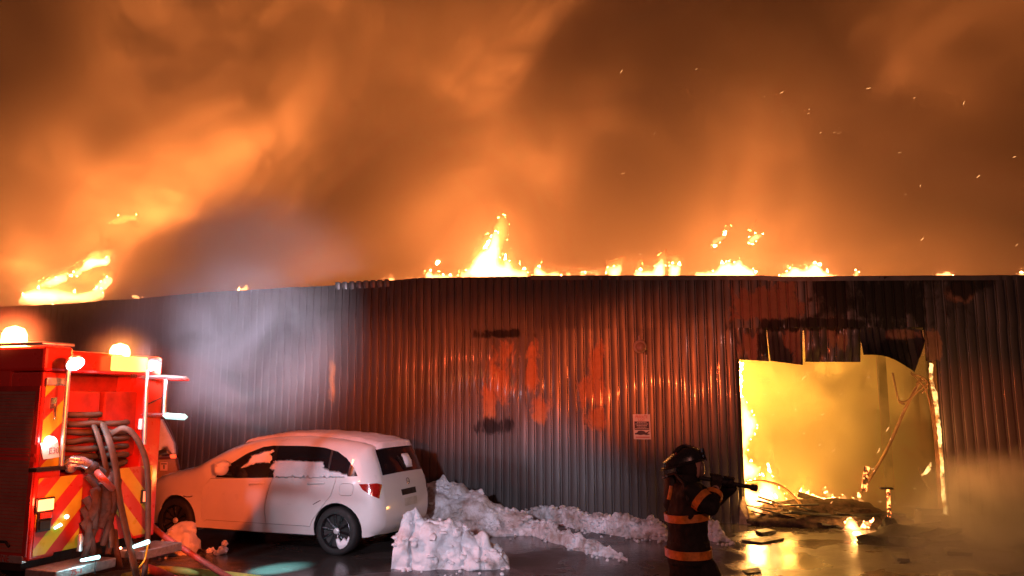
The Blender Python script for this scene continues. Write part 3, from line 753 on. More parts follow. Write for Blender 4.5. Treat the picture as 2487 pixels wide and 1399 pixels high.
# outlines on the side, from measured points
DLO = cp([(527,1159),(551,1131),(593,1102),(630,1086),(655,1083),(734,1084),(779,1088),(813,1097.5),(838,1114),(858,1137),(868.5,1156.6),(844,1157),(760,1158),(668,1159),(600,1160)], .79)
D1R = cp([(657,1160),(646,1200),(639,1240),(640,1287)]); D1F = cp([(506,1162),(491,1182),(485,1227),(487,1270),(494,1286)])
D2R = cp([(809,1153),(810,1171),(802,1204),(779,1235),(757,1264),(749,1290)])
zb = .345
FD = [(D1F[0][0], D1F[0][1])] + D1F[1:-1] + [(D1F[-1][0], zb)] + [(D1R[-1][0], zb)] + D1R[-2::-1]
RDp = [D1R[0]] + D1R[1:-1] + [(D1R[-1][0], zb), (D2R[-1][0], zb)] + D2R[-2::-1]
fx, fz = cpx(837, 1190); FLAP = [(fx + .105*c_ + 0, fz + .08*s_) for c_, s_ in [(math.copysign(abs(math.cos(t))**.5, math.cos(t)), math.copysign(abs(math.sin(t))**.5, math.sin(t))) for t in [i*math.pi/10 for i in range(20)]]]
TLs = cp([(869,1176),(903,1176),(931,1181),(945,1188),(953,1200),(955,1207),(949,1215),(920,1214),(897,1204.5),(878,1190)], .84)
TLs = [(min(x, 4.12), z) for x, z in TLs]
BELT = [(p[0], p[1]) for p in DLO]
for side in (1, -1):
    # shell minus doors, glass and flap
    carpatch('body_side', OUT, PAINT, 0, .075, side, holes=[FD, RDp, FLAP, DLO] if side == 1 else [FD, RDp, DLO])
    carpatch('front_door', shrink(FD, .006), PAINT, .001, .08, side)
    carpatch('rear_door', shrink(RDp, .006), PAINT, .001, .08, side)
    if side == 1: carpatch('fuel_flap', shrink(FLAP, .005), PAINT, .001, .06, side)
    xb0 = cpx(661, 1120, .79)[0]; xb1 = cpx(797, 1120, .79)[0]
    def clip(poly, x0, x1):
        P = resample(poly, .03); return [Vector((min(max(p.x, x0), x1), p.y)) for p in P]
    def dedup(P):
        out = []
        for p in P:
            if not out or (p - out[-1]).length > .008: out.append(p)
        return out
    gl = dedup(clip(DLO, -9, xb0 - .03)); carpatch('window', gl, GLASS, -.006, .08, side)
    gl = dedup(clip(DLO, xb0 + .03, xb1 - .02)); carpatch('window', gl, GLASS, -.006, .08, side)
    gl = dedup(clip(DLO, xb1 + .02, 9)); carpatch('window', gl, GLASS, -.006, .08, side)
    carpatch('window_surround', shrink(DLO, -.008), BLKP, -.013, .1, side)
    carpatch('tail_light', TLs, simple('tail_light_red', (.45, .012, .008), .12, 0, .3, 30, coat=1) if side == 1 else bpy.data.materials['tail_light_red'], .008, .05, side)
# dark shell inside the gaps
def yin(x, z): return ys(x, z) - .035
for side in (1, -1):
    carpatch('inner_shell', [(.9,.72),(1.15,.34),(3.2,.34),(3.4,.75),(3.98,.85),(3.88,1.0),(1.0,.97)], BLKP, 0, .15, side, yfun=yin)
# the skin running over hood, screen, roof and tail
NY = 14
tops = []
for i, p in enumerate(TOPP):
    t = (TOPP[min(i+1, len(TOPP)-1)] - TOPP[max(i-1, 0)]).normalized(); nrm = Vector((-t.y, t.x))
    if i < 3: pass
    ye = ys(p.x, p.y); cr = interp([(0,.10),(.3,.05),(1.0,.05),(1.4,.10),(2.0,.045),(3.8,.04),(3.93,.04),(4.04,.035),(4.18,.04)], p.x)
    tops.append((p, nrm, ye, cr))
def skin(i0, i1, a0, a1, off=0.0, extra=None):
    mb = MB(); rows = []
    for i in range(i0, i1 + 1):
        p, nrm, ye, cr = tops[i]
        for k in range(NY + 1):
            a = lerp(a0, a1, k / NY); o = off + cr * (1 - abs(a) ** 2.2)
            if extra: o += extra(i, a)
            q = p + nrm * o; mb.v.append(CF(q.x, a * ye, q.y))
    W = NY + 1
    for i in range(i1 - i0):
        for k in range(NY): mb.f.append((i*W+k, (i+1)*W+k, (i+1)*W+k+1, i*W+k+1))
    return mb
def ti(x, z):
    return min(range(len(TOPP)), key=lambda i: (TOPP[i].x-x)**2 + (TOPP[i].y-z)**2)
iH0, iW0, iW1, iR1, iG1 = ti(0.030,0.340), ti(1.020,1.056), ti(1.950,1.443), ti(3.917,1.382), ti(4.075,1.023)
skin(0, ti(0.100,0.780), -1, 1).obj('front_bumper', PAINT, car, smooth=1)
skin(ti(0.100,0.780), iW0, -1, 1).obj('bonnet', PAINT, car, smooth=1)
skin(iW0, iW1, -1, 1).obj('windscreen_frame', PAINT, car, smooth=1)
skin(iW0 + 1, iW1, -.9, .9, .006).obj('windscreen', GLASS, car, smooth=1)
skin(iW1, iR1, -1, 1).obj('roof', PAINT, car, smooth=1)
skin(iR1, len(TOPP)-1, -1, 1).obj('tailgate', PAINT, car, smooth=1)
skin(iR1 + 1, iG1, -.97, .94, .007).obj('rear_window', GLASS, car, smooth=1)
# snow on the roof, hanging over the tailgate
sn = skin(iW1 - 3, iR1 + 2, -.92, .93, .028, lambda i, a: .018 * noise.noise(Vector((i*.35, a*4, 1))) - .03 * smooth01((abs(a) - .8) / .12) + (.02 if i > iR1 - 4 else 0))
sn.obj('roof_snow', SNOWC, car, smooth=2)
for i_ in (ti(4.115,0.919),):
    sk = skin(ti(4.141,0.800), ti(4.159,0.720), -.34, .34, .004)
    sk.obj('handle_recess', BLKP, car, smooth=1)
sk = skin(ti(4.168,0.680), ti(4.181,0.580), -.30, .30, .012); sk.obj('number_plate', simple('plate_white', (.6, .58, .52), .4), car, smooth=1)
# badge: small ring with three spokes; two small lettering marks
CH = simple('chrome', (.75, .74, .74), .18, 1, .05)
p, nrm, ye, cr = tops[ti(4.119,0.900)]
bc = CF(p.x + nrm.x*(cr+.01), 0, p.y + nrm.y*(cr+.01)); bn = (CF(nrm.x, 0, nrm.y) - CARO).normalized(); bu = Vector((0,0,1)); bu = (bu - bn*bu.dot(bn)).normalized(); br_ = bn.cross(bu)
mb = MB(); R_ = .042
mb.tube([bc + (br_*math.cos(t) + bu*math.sin(t))*R_ for t in [i*math.pi/12 for i in range(25)]], .004, 6, caps=False)
for t in (90, 210, 330): mb.tube([bc, bc + (br_*math.cos(math.radians(t)) + bu*math.sin(math.radians(t)))*R_], .004, 5)
mb.obj('badge', CH, car, smooth=1)
# door handles, indicator strip, mirror
def bar(name, l, r, mat, out=.02, y=.89):
    P = [cpx(a, b_, y) for a, b_ in l]; mb = MB(); mb.tube([CF(x, ys(x, z) + out*(1 if 0 < k < len(P)-1 else .15), z) for k, (x, z) in enumerate(P)], r, 8, flat=.6)
    return mb.obj(name, mat, car, smooth=1)
bar('door_handle', [(601,1177),(606,1175.5),(620,1175),(632,1173.5),(636,1174)], .017, PAINT, .03)
bar('door_handle', [(743,1175.5),(748,1174),(765,1173.5),(778,1172.5),(783,1174)], .017, PAINT, .03)
bar('fender_trim', [(444,1205),(452,1207),(460,1207),(465,1205)], .007, CH, .006)
bar('crease_glint', [(757,1226),(766,1221),(776,1216)], .005, CH, .004)  # chrome bar modelled in place of a glint on the door crease
mx, mz = cpx(540, 1140, .98); mb = MB(); mb.ico(CF(mx, 1.0, mz), (.075, .13, .085), 3, .05, 2, rot=Matrix((CF.x, CF.y, Vector((0,0,1)))).transposed())
mb.obj('wing_mirror', PAINT, car, smooth=3.2)
mb = MB(); mb.tube([CF(mx + .04, .84, mz - .07), CF(mx, .93, mz - .06)], .022, 6); mb.obj('mirror_arm', BLKP, car, smooth=1)
mb = MB(); mb.ico(CF(mx, .98, mz + .06), (.08, .13, .05), 3, .35, 3, rot=Matrix((CF.x, CF.y, Vector((0,0,1)))).transposed()); mb.obj('mirror_snow', SNOWC, car, smooth=3.2)
# snow stuck to the windows
def wsnow(l, seed, y=.79, amp=.012, thick=.007):
    P = ragged([Vector((a, b_, 0)) for a, b_ in l], 2.0, 3.2, seed, 3.0); Q = [Vector(cpx(p.x, p.y, y)) for p in P]
    vs, fs = inflate(Q, lambda u, v, w: CF(u, ys(u, v) + .002 + w, v), thick, .03, .06, .5, .8, 20, back=.2)
    mk('window_snow', vs, fs, SNOWC, car, smooth=3.2)
wsnow([(660,1122),(672,1119),(690,1117),(720,1119),(750,1121),(783,1122),(786,1136),(800,1142),(822,1146),(844,1152),(846,1160),(760,1161),(668,1160),(666,1145),(655,1138)], 3)
wsnow([(585,1137),(598,1122),(606,1107),(630,1098),(655,1093),(660,1096),(650,1104),(658,1112),(655,1126),(640,1124),(620,1126),(600,1134)], 4)
# snow on the rear window
i0 = ti(3.978,1.250); i1 = ti(4.058,1.061)
mb = MB(); W = 8
for i in range(i0, i1 + 1):
    p, nrm, ye, cr = tops[i]
    for k in range(W + 1):
        a = -.12 - .36 * k / W + .05*noise.noise(Vector((i*.6, k, 3))); e = min(k, W-k, (i-i0)*1.2, (i1-i)*1.2); o = .010 + .035 * min(1, e/2.)
        q = p + nrm * (cr*(1-abs(a)**2.2) + o); mb.v.append(CF(q.x, a*ye, q.y))
for i in range(i1-i0):
    for k in range(W): mb.f.append((i*(W+1)+k, (i+1)*(W+1)+k, (i+1)*(W+1)+k+1, i*(W+1)+k+1))
mb.obj('window_snow', SNOWC, car, smooth=3.2)
p0 = tops[ti(4.066,1.042)]; p1 = tops[ti(3.978,1.259)]
mb = MB(); mb.tube([CF(p0[0].x + .06, -.05*p0[2], p0[0].y + .03), CF(p1[0].x + .075, .18*p1[2], p1[0].y)], .010, 6); mb.obj('rear_wiper', BLKP, car, smooth=1)
# wheels
RIM = simple('dark_alloy', (.05, .05, .055), .25, .8, .2)
for (wx, wz), sides in ((ARC_F, (1, -1)), (ARC_R, (1, -1))):
    for sd in sides:
        wc = CF(wx, sd * .80, .315); ax = CF.y * sd
        w = bpy.data.objects.new('wheel', None); COL.objects.link(w); w.parent = car; w.location = wc - wloc(car)
        mb = MB(); mb._lathe(wc, ax, [(-.13,.20),(-.12,.29),(-.09,.312),(.05,.315),(.08,.30),(.092,.27),(.088,.225),(.06,.215),(.05,.20)], 36); mb.obj('tyre', RUB, w, smooth=.9)
        mb = MB(); mb._lathe(wc, ax, [(-.10,.20),(.05,.205),(.078,.222),(.082,.215),(.06,.20),(.02,.195),(.01,.0)], 36); mb.obj('rim', RIM, w, smooth=.7)
        u0 = Vector((0,0,1)); v0 = ax.cross(u0)
        for k in range(10):
            t = 2*math.pi*k/10 + .15; dr = u0*math.cos(t) + v0*math.sin(t)
            mb = MB(); mb.tube([wc + ax*.045 + dr*.03, wc + ax*.062 + dr*.12, wc + ax*.068 + dr*.207], [(.016,.010),(.015,.010),(.020,.010)], 6, up=ax.cross(dr)); mb.obj('spoke', RIM, w, smooth=1)
        mb = MB(); mb._lathe(wc + ax*.045, ax, [(0,.045),(.02,.042),(.028,.034),(.03,.0)], 16); mb.obj('hub_cap', simple('hub_silver', (.8,.8,.82), .3, .3), w, smooth=.9)
        mb = MB(); mb._lathe(wc - ax*.16, ax, [(0,.36),(.02,.37),(.03,.36)], 24)
        if sd == 1 and wx > 2:
            pl = [(.00,-.10),(.03,-.20),(.08,-.235),(.14,-.22),(.20,-.16),(.235,-.07),(.20,-.05),(.17,-.10),(.13,-.07),(.09,-.12),(.05,-.08)]
            fw = -Hd
            vs, fs = inflate([Vector(q) for q in pl], lambda a, b_, w_: wc + fw*a*(-1)*-1 + Vector((0,0,b_)) + ax*(.075 + w_), .03, .02, .04, .5, .6, 30, back=.3)
            mk('wheel_snow', vs, fs, SNOWC, w, smooth=3.2)
# arches' dark liners and underbody
for c_ in (ARC_F, ARC_R):
    for sd in (1, -1):
        mb = MB(); P = archpts(c_, -15, 195, ARR - .004)
        vs = [CF(x, sd*(ys(x, z, False) - .02), z) for x, z in P] + [CF(x, sd*.45, z) for x, z in P]; n = len(P)
        mb.add(vs, [(i, i+1, n+i+1, n+i) for i in range(n-1)] + [tuple(range(n, 2*n))])
        mb.obj('wheel_arch_liner', RUB, car)
mb = MB(CF); mb.box(.4, 3.98, -.55, .55, .20, .42); mb.box(1.3, 3.1, -.72, .72, .20, .30); mb.obj('underbody', RUB, car)
# ------------------------------------------------------------------ fire engine, seen from its rear corner
TL_ = gnd(66, 1370, .5); TL_.z = 0; TR_ = gnd(374, 1304, .5); TR_.z = 0
TW = (TR_ - TL_).length; tu = (TR_ - TL_).normalized(); tn = Vector((tu.y, -tu.x, 0))
if tn.x < 0: tn = -tn
TF = Fr(TL_, tu, tn)                      # x across the rear (away from the camera), y rearwards (to the right), z up
def ruz(px, py, o=0.0):
    P = onplane(px, py, TL_ + tn*o, tn); return (P - TL_).dot(tu), P.z
def suz(px, py, o=0.0):
    P = onplane(px, py, TL_ - tu*o, tu); return (P - TL_).dot(tn), P.z
def rp(px, py, o=0.0):
    return onplane(px, py, TL_ + tn*o, tn)
eng = thing('fire_engine', TL_ + tu*TW/2 - tn*2, 'red fire engine with lit beacons and striped rear, backed in from the left', 'fire engine')
FRED = simple('fire_engine_red', (.50, .022, .012), .30, 0, .08, 2, coat=.6, rvar=.05)
DRED = simple('worn_red_panel', (.34, .03, .02), .5, 0, .25, 5)
ALU = simple('brushed_aluminium', (.62, .62, .63), .36, .85, .12, 14, .15, 90)
TREAD = simple('tread_plate', (.50, .50, .51), .4, .8, .2, 25, .6, 140)
YEL = simple('reflective_yellow', (.55, .50, .03), .35, 0, .12, 4); ORR = simple('reflective_red', (.45, .04, .03), .35, 0, .1, 4)
BLK = simple('soot_black', (.015, .013, .012), .6, 0, .3, 8, .3)
LENSW = emit('cool_lamp', (.45, 1.0, 1.0), 3.); LENSR = emit('red_tail_lamp', (1, .16, .05), 9.); BEAC = emit('beacon_lamp', (1, .42, .10), 40.)
TOPZ = ruz(152, 842)[1]; BT = ruz(330, 862)[1]
uA = .02; uC = ruz(152, 1100)[0]; uD = ruz(338, 1100)[0]
# body blocks
mb = MB(TF)
mb.box(0, TW, -6.2, -.42, .62, 2.42)
mb.box(0, uC, -.42, 0, .52, 2.30)
mb.box(uD + .02, TW, -.42, 0, .52, 2.30)
mb.obj('body', FRED, eng, bevel=.02)
mb = MB(TF); mb.box(-.015, uC + .02, -5.9, .02, 2.305, TOPZ); mb.obj('roof_box', FRED, eng, bevel=.03)
mb = MB(TF); mb.box(uC + .03, TW - .02, -5.6, -.02, 2.30, BT); mb.obj('hose_bed_cover', FRED, eng, bevel=.03)
mb = MB(TF); mb.tube([TF(-.03, -5.9, TOPZ + .02), TF(-.03, .01, TOPZ + .02), TF(uC, .03, TOPZ + .02)], .018, 8); mb.obj('gutter_rail', ALU, eng, smooth=1)
mb = MB(TF); mb.box(uC, uD + .02, -.44, -.40, .62, 2.3); mb.obj('rear_recess', DRED, eng)
# wheels and chassis
mb = MB(TF); mb.box(.1, TW - .1, -6.0, -.2, .40, .62); mb.obj('chassis', BLK, eng)
for u in (.16, TW - .16):
    mb = MB(); mb._lathe(TF(u - .14, -1.75, .50), tu, [(0,.3),(.01,.47),(.04,.50),(.24,.50),(.27,.47),(.28,.3)], 32); mb.obj('wheel', RUB, eng, smooth=.8)
# roller shutter on the side: frame and slats
s0 = suz(-60, 1300)[0]; s1, zt_ = suz(84, 950); zs1 = suz(84, 950)[1]; zs0 = suz(60, 1345)[1]
s1 = suz(72, 1150)[0]
mb = MB(TF); mb.box(-.012, .0, s1, s1 + .05, zs0 - .03, zs1 + .05); mb.box(-.012, 0, -3.2, s1, zs1, zs1 + .05); mb.box(-.012, 0, -3.2, s1, zs0 - .05, zs0); mb.obj('shutter_frame', DRED, eng)
n = 44; SL = simple('shutter_slat_grey', (.36, .20, .17), .42, .4, .15, 6)
mb = MB(TF)
for k in range(n):
    z0 = lerp(zs0, zs1, k/n); z1 = lerp(zs0, zs1, (k+1)/n)
    mb.box(-.010, .0, -3.2, s1 - .004, z0 + .003, z1 - .002)
tag(mb.obj('shutter_slats', SL, eng, bevel=.002), kind='stuff')
for (ya, yb) in ((1088, 1093), (1096, 1099), (1102, 1106), (1110, 1118)):
    z1 = suz(40, ya)[1]; z0 = suz(40, yb)[1]
    mb = MB(TF); mb.box(-.0135, -.0105, -3.2, s1 - .02, z0, z1); mb.obj('reflective_stripe', ORR, eng)
for (ya, yb) in ((1080, 1102), (1110, 1122)):
    z1 = suz(84, ya)[1]; z0 = suz(84, yb)[1]
    mb = MB(TF); mb.box(-.016, -.013, s1 + .01, s1 + .08, z0, z1); mb.obj('reflective_stripe', ORR, eng)
mb = MB(TF); mb.box(-.02, .03, -3.2, -.05, .50, .57); mb.obj('side_step', ALU, eng, bevel=.006)
text('ENGINE', .09, TF(-.022, -.35, .535), tn, (0,0,1), DRED, eng, squeeze=.9)
mb = MB(); p = TF(-.03, -.42, zs0 + .06); mb.tube([p, p + tn*.05 + Vector((0,0,.04)), p + tn*.16 + Vector((0,0,.04)), p + tn*.21], .013, 8); mb.obj('shutter_handle', BLK, eng, smooth=1)
# chevron boards on the rear columns
def chevrons(u0, u1, z0, z1, o, pitch, slope, phase, parent):
    """diagonal stripes as thin plates clipped to the board"""
    mb = MB(TF); mb.box(u0, u1, o, o + .004, z0, z1); mb.obj('chevron_board', ALU, parent)
    k = -12
    while k < 26:
        a = z0 + k * pitch + phase
        # band between z = a + slope*(u-u0) and a + pitch
        P = [(u0, a), (u1, a + slope*(u1-u0)), (u1, a + pitch + slope*(u1-u0)), (u0, a + pitch)]
        for lim, up in ((z0, False), (z1, True)):
            Q = []
            for i in range(len(P)):
                c_, d = P[i], P[(i+1) % len(P)]
                ic = (c_[1] <= lim) if up else (c_[1] >= lim); idd = (d[1] <= lim) if up else (d[1] >= lim)
                if ic: Q.append(c_)
                if ic != idd:
                    t = (lim - c_[1])/(d[1]-c_[1]); Q.append((lerp(c_[0], d[0], t), lim))
            P = Q
            if len(P) < 3: break
        if len(P) >= 3:
            mb = MB(); mb.poly([TF(u, o + .0045, z) for u, z in P], tn*.002); mb.obj('reflective_stripe', YEL if k % 2 else ORR, parent)
        k += 1
zc1 = ruz(125, 936)[1]; zc0 = ruz(118, 1112)[1]
chevrons(.03, uC - .01, 1.36, zc1, .004, .225, .95, .02, eng)
chevrons(.04, uC + .26, .56, 1.28, .004, .20, 1.05, .06, eng)
chevrons(uD - .30, TW - .10, .56, 1.30, .006, .20, -1.05, .10, eng)
mb = MB(TF); mb.box(.02, uC, .002, .03, zc1, zc1 + .075); mb.obj('locker_cap', ALU, eng, bevel=.01)
mb = MB(TF); u, z = ruz(124, 980); mb.box(u - .035, u + .035, .01, .035, z - .05, z + .06); mb.tube([TF(u, .05, z), TF(u + .01, .05, z - .15)], .014, 8); mb.obj('locker_latch', CH, eng, bevel=.004)
# lower lockers and hatches between the columns
mb = MB(TF); mb.box(uC + .27, uD - .31, -.40, -.02, .56, 1.34); mb.obj('pump_panel', DRED, eng, bevel=.01)
for k in range(2):
    mb = MB(TF); u0 = uC + .05 + k*.52; mb.box(u0, u0 + .46, -.40, -.10, 1.42, 2.12); mb.obj('locker_door', DRED, eng, bevel=.02)
mb = MB(TF); u, z = ruz(155, 1137, .12); mb.box(u - .30, u + .05, .02, .12, z - .015, z + .02); mb.obj('small_shelf', BLK, eng)
# tail board, number, step lamps
zt2 = .46
mb = MB(TF); mb.box(-.02, TW*.43, .0, .38, zt2 - .09, zt2); mb.obj('tail_board', TREAD, eng, bevel=.01)
mb = MB(TF); mb.box(TW*.66, TW + .02, .0, .38, zt2 - .09, zt2); mb.obj('tail_board', TREAD, eng, bevel=.01)
u, z = ruz(189, 1356, .385); text('75-1', .075, TF(u, .384, zt2 - .045), tu, (0,0,1), ORR, eng)
def stepl(a, b_, o, r=.016, nm='step_lamp', mat=LENSW):
    mb = MB(); mb.tube([rp(*a, o), rp(*b_, o)], [r*.7, r], 8); mb.obj(nm, mat, eng, smooth=1)
stepl((197, 1361), (240, 1353), .40, .020); stepl((325, 1328), (360, 1316), .40, .026); stepl((133, 1283), (148, 1274), .03, .018)
mb = MB(); c_ = rp(162, 1255, .04); mb.ico(c_, .022, 2); mb.obj('small_lamp', LENSW, eng, smooth=3.2)
# tail-lamp clusters
def lampbox(px_, py_, w, h_, mat, nm='tail_lamp', o=.012):
    u, z = ruz(px_, py_, o); q = bpy.data.objects.new(nm, None); COL.objects.link(q); q.parent = eng; q.location = TF(u, o, z) - wloc(eng)
    mb = MB(TF); mb.box(u - w/2 - .015, u + w/2 + .015, o - .004, o + .018, z - h_/2 - .015, z + h_/2 + .015); mb.obj('bezel', BLKP, q, bevel=.006)
    mb = MB(TF); mb.box(u - w/2, u + w/2, o + .0185, o + .032, z - h_/2, z + h_/2); mb.obj('lens', mat, q, bevel=.01)
lampbox(107, 1226, .17, .105, LENSR); lampbox(107, 1252, .13, .06, simple('unlit_red_lens', (.5, .05, .03), .2))
lampbox(352, 1205, .10, .115, emit('dim_red_lamp', (1, .20, .08), 1.6)); lampbox(104, 1275, .12, .09, BLKP)
mb = MB(); mb.ico(rp(293, 1331, .10), .012, 2); mb.obj('small_red_lamp', emit('red_spot_lamp', (1, .25, .12), 30), eng, smooth=3.2)
# beacons
def beacon(px_, py_, r, o, base):
    c_ = rp(px_, py_, o) if base else onplane(px_, py_, TL_ + tu*.12, tu)
    q = bpy.data.objects.new('beacon', None); COL.objects.link(q); q.parent = eng; q.location = c_ - wloc(eng)
    mb = MB(); mb._lathe(c_ - Vector((0,0,r*.9)), (0,0,1), [(0, r*.95), (r*.3, r), (r*1.2, r*.97), (r*1.7, r*.72), (r*1.95, 0)], 20); mb.obj('dome', BEAC, q, smooth=1)
    mb = MB(); mb._lathe(c_ - Vector((0,0,r*1.5)), (0,0,1), [(0, r*.8), (r*.55, r*.9)], 16); mb.obj('base', BLKP, q, smooth=.8)
    return c_
B1 = beacon(35, 820, .115, 0, False); B2 = beacon(291, 858, .105, -.12, True)
u0 = ruz(268, 880)[0]; u1 = ruz(343, 880)[0]; z0 = ruz(300, 902)[1]; z1 = ruz(300, 862)[1]
mb = MB(TF); mb.box(u0, u1, .0, .10, z0, z0 + (z1-z0)*.9); mb.obj('warning_lamp_block', emit('amber_block_glow', (1, .42, .08), 3.2), eng, bevel=.015)
u, z = ruz(326, 914, .01); text('380', .065, TF(u, .002, z), tu, (0,0,1), BLK, eng)
for x in (175, 180, 205, 217, 245, 255):
    mb = MB(); mb.ico(rp(x, 860, -.05), .012, 1); mb.obj('cover_stud', ALU, eng)
# flood lamps on poles
def flood(base, top, hx, o, lit):
    q = thing_child('floodlight', rp(*base, o))
    mb = MB(); mb.tube([rp(*base, o), rp(*top, o)], .022, 10); mb.obj('pole', ALU, q, smooth=1)
    c_ = rp(*hx, o + .05); d = (Vector((.55, -.35, -.55)) if lit else Vector((.5, .45, -.75))).normalized()
    mb = MB(); mb._lathe(c_ - d*.07, d, [(0,.02),(.02,.05),(.06,.082),(.09,.09),(.095,.086)], 18); mb.obj('lamp_head', ALU, q, smooth=.9)
    mb = MB(); mb._lathe(c_ + d*.026, d, [(0,.082),(.012,.06),(.018,0)], 18); mb.obj('lens', emit('flood_lens', (.86, .86, 1.0), 26. if lit else 10.), q, smooth=.9)
    return c_, d
def thing_child(nm, loc):
    q = bpy.data.objects.new(nm, None); COL.objects.link(q); q.parent = eng; q.location = Vector(loc) - wloc(eng); return q
F1, D1 = flood((149, 1132), (167, 893), (181, 880), .14, True)
F2, D2 = flood((350, 1080), (358, 900), (373, 886), .16, False)
# ladder-rack arm standing out of the back
mb = MB(); mb.box(-.02, .02, 0, 1, -.02, .02, Fr(rp(348, 917, .0), tn, tu)) if False else mb.tube([rp(346, 917, .0), rp(400, 915, .35), rp(452, 919, .62)], [(.022, .06)]*3, 4, up=Vector((0,0,1))); mb.obj('rack_arm', ALU, eng, bevel=.004)
mb = MB(); mb.tube([rp(412, 923, .42), rp(455, 923, .64)], [(.012, .05)]*2, 4, up=Vector((0,0,1))); mb.obj('reflective_stripe', ORR, eng)
mb = MB(); mb.tube([rp(403, 922, .36), rp(399, 1010, .36)], .024, 8); mb.obj('rack_post', ALU, eng, smooth=1)
mb = MB(); mb.tube([rp(350, 1007, .0), rp(403, 1008, .38)], [(.02, .05)]*2, 4, up=Vector((0,0,1))); mb.obj('rack_foot', ALU, eng)
mb = MB(); mb.tube([rp(403, 1010, .38), rp(449, 1013, .62)], [(.034, .06)]*2, 4, up=Vector((0,0,1))); mb.obj('lit_step', emit('emitted_cyan_light', (.35, .95, .95), 1.2), eng, bevel=.004)  # no lamp: the cyan light falling on this board is put in as emission
mb = MB(); mb.tube([rp(352, 985, .05), rp(392, 966, .32)], .007, 6); mb.obj('stay_rod', BLKP, eng)
mb = MB(TF); u, z = ruz(345, 1028, .06); mb.box(u - .05, u + .02, .05, .1, z - .07, z + .05); mb.obj('white_box', WHITEP, eng, bevel=.01)
# dangling placard under a small dome lamp
q = thing_child('placard', rp(122, 1112, .06))
P4 = [rp(97, 1076, .07), rp(140, 1074, .10), rp(143, 1110, .12), rp(104, 1116, .09)]
mb = MB(); mb.poly(P4, tn*.006); mb.obj('card', WHITEP, q)
cen = (P4[0]+P4[1]+P4[2]+P4[3])/4; ex = (P4[1]-P4[0]).normalized(); ez = Vector((0,0,1))
text('E30', .085, cen + ex*.03 + tn*.014 + Vector((0,0,-.005)), ex, ez, simple('placard_ink', (.10, .16, .22), .5), q, squeeze=.8)
mb = MB(); mb._lathe(rp(118, 1073, .02), tn, [(0,.06),(.04,.055),(.075,.035),(.085,0)], 16); mb.obj('dome_lamp', emit('dome_lamp_glow', (.6, 1, 1), 1.6), q, smooth=1)
# suction inlet and the big hose running to the camera
q = thing_child('hose_inlet', rp(200, 1130, .1))
mb = MB(); mb.tube([rp(172, 1136, .0), rp(170, 1128, .1), rp(180, 1120, .22), rp(200, 1122, .26), rp(216, 1130, .28)], [.055, .058, .055, .052, .05], 12); mb.obj('elbow', simple('polished_coupling', (.6, .62, .7), .3, .8, .2, 30), q, smooth=1)
mb = MB(); a = rp(216, 1130, .28); c_ = rp(236, 1146, .32); ax = (c_-a).normalized(); mb._lathe(a, ax, [(0,.052),(.02,.066),(.06,.066),(.07,.055),(.11,.062),(.16,.062),(.17,.045)], 14)
for t in (0, 2.1, 4.2):
    o_ = (Vector((0,0,1))*math.cos(t) + ax.cross(Vector((0,0,1)))*math.sin(t)); mb.tube([a + ax*.04 + o_*.06, a + ax*.04 + o_*.085], .012, 6)
mb.obj('coupling', BLK, q, smooth=.8)
HR = simple('hose_jacket_red', (.42, .10, .07), .5, 0, .2, 12, .4, 90); HD = simple('hose_jacket_tan', (.075, .055, .035), .7, 0, .3, 8, .5, 70)
def hose(name, pts, r, mat, label, cat='hose', group=None, flat=1.0, up=None, n=12):
    P = catmull(pts, 8); mb = MB(); mb.tube(P, r, n, flat=flat, up=up)
    return tag(mb.obj(name, mat, None, smooth=1.2), label, cat, group)
def gp(px_, py_, z): return gnd(px_, py_, z)
hose('fire_hose', [rp(234, 1145, .32), rp(262, 1176, .45), gp(320, 1232, .72), gp(390, 1296, .50), gp(450, 1336, .33), gp(510, 1375, .17), gp(580, 1415, .07), gp(680, 1455, .05), gp(820, 1500, .05)], .034, HR, 'charged red hose sloping from the engine inlet down to the wet ground', group='fire hoses')
hose('fire_hose', [gp(352, 1378, .06), gp(390, 1392, .06), gp(430, 1412, .06), gp(500, 1450, .06)], .050, simple('hose_pink', (.75, .16, .20), .5, 0, .1), 'short pink hose lying on the ground at the bottom left edge', group='fire hoses')
hose('fire_hose', [gp(300, 1402, .05), gp(380, 1384, .05), gp(450, 1388, .05), gp(540, 1396, .05), gp(640, 1410, .05), gp(760, 1440, .05)], .045, simple('hose_yellow', (.62, .70, .16), .55, 0, .15), 'yellow-green hose on the ground crossing under the pink one', group='fire hoses')
# hoses hanging from the hose bed
hose('hanging_hose', [rp(262, 1060, .05), rp(300, 1040, .2), rp(330, 1062, .28), rp(352, 1110, .30), rp(359, 1160, .30), rp(360, 1260, .30), rp(357, 1330, .32), rp(350, 1400, .4)], .030, HD, 'tan hose looping out of the engine and hanging down its far edge', group='hoses hanging off the engine', flat=.6, up=Vector((0,0,1)))
hose('hanging_hose', [rp(250, 1030, .05), rp(268, 1080, .22), rp(282, 1140, .26), rp(288, 1200, .28), rp(302, 1270, .30), rp(318, 1340, .36), rp(332, 1402, .45)], .050, HD, 'wide flat hose hanging down the middle right of the engine rear', group='hoses hanging off the engine', flat=.5, up=Vector((0,1,0)))
hose('hanging_hose', [rp(222, 1020, .0), rp(238, 1060, .15), rp(252, 1110, .2), rp(262, 1170, .2), rp(268, 1260, .22), rp(272, 1330, .26)], .038, HD, 'dark hose hanging beside the inlet coupling of the engine', group='hoses hanging off the engine', flat=.5, up=Vector((0,1,0)))
hose('yellow_cord', [rp(360, 1318, .41), rp(356, 1340, .42), rp(350, 1362, .44), rp(338, 1378, .46)], .010, YEL, 'thin yellow cord curling down from the engine step lamp', 'cord', n=6)
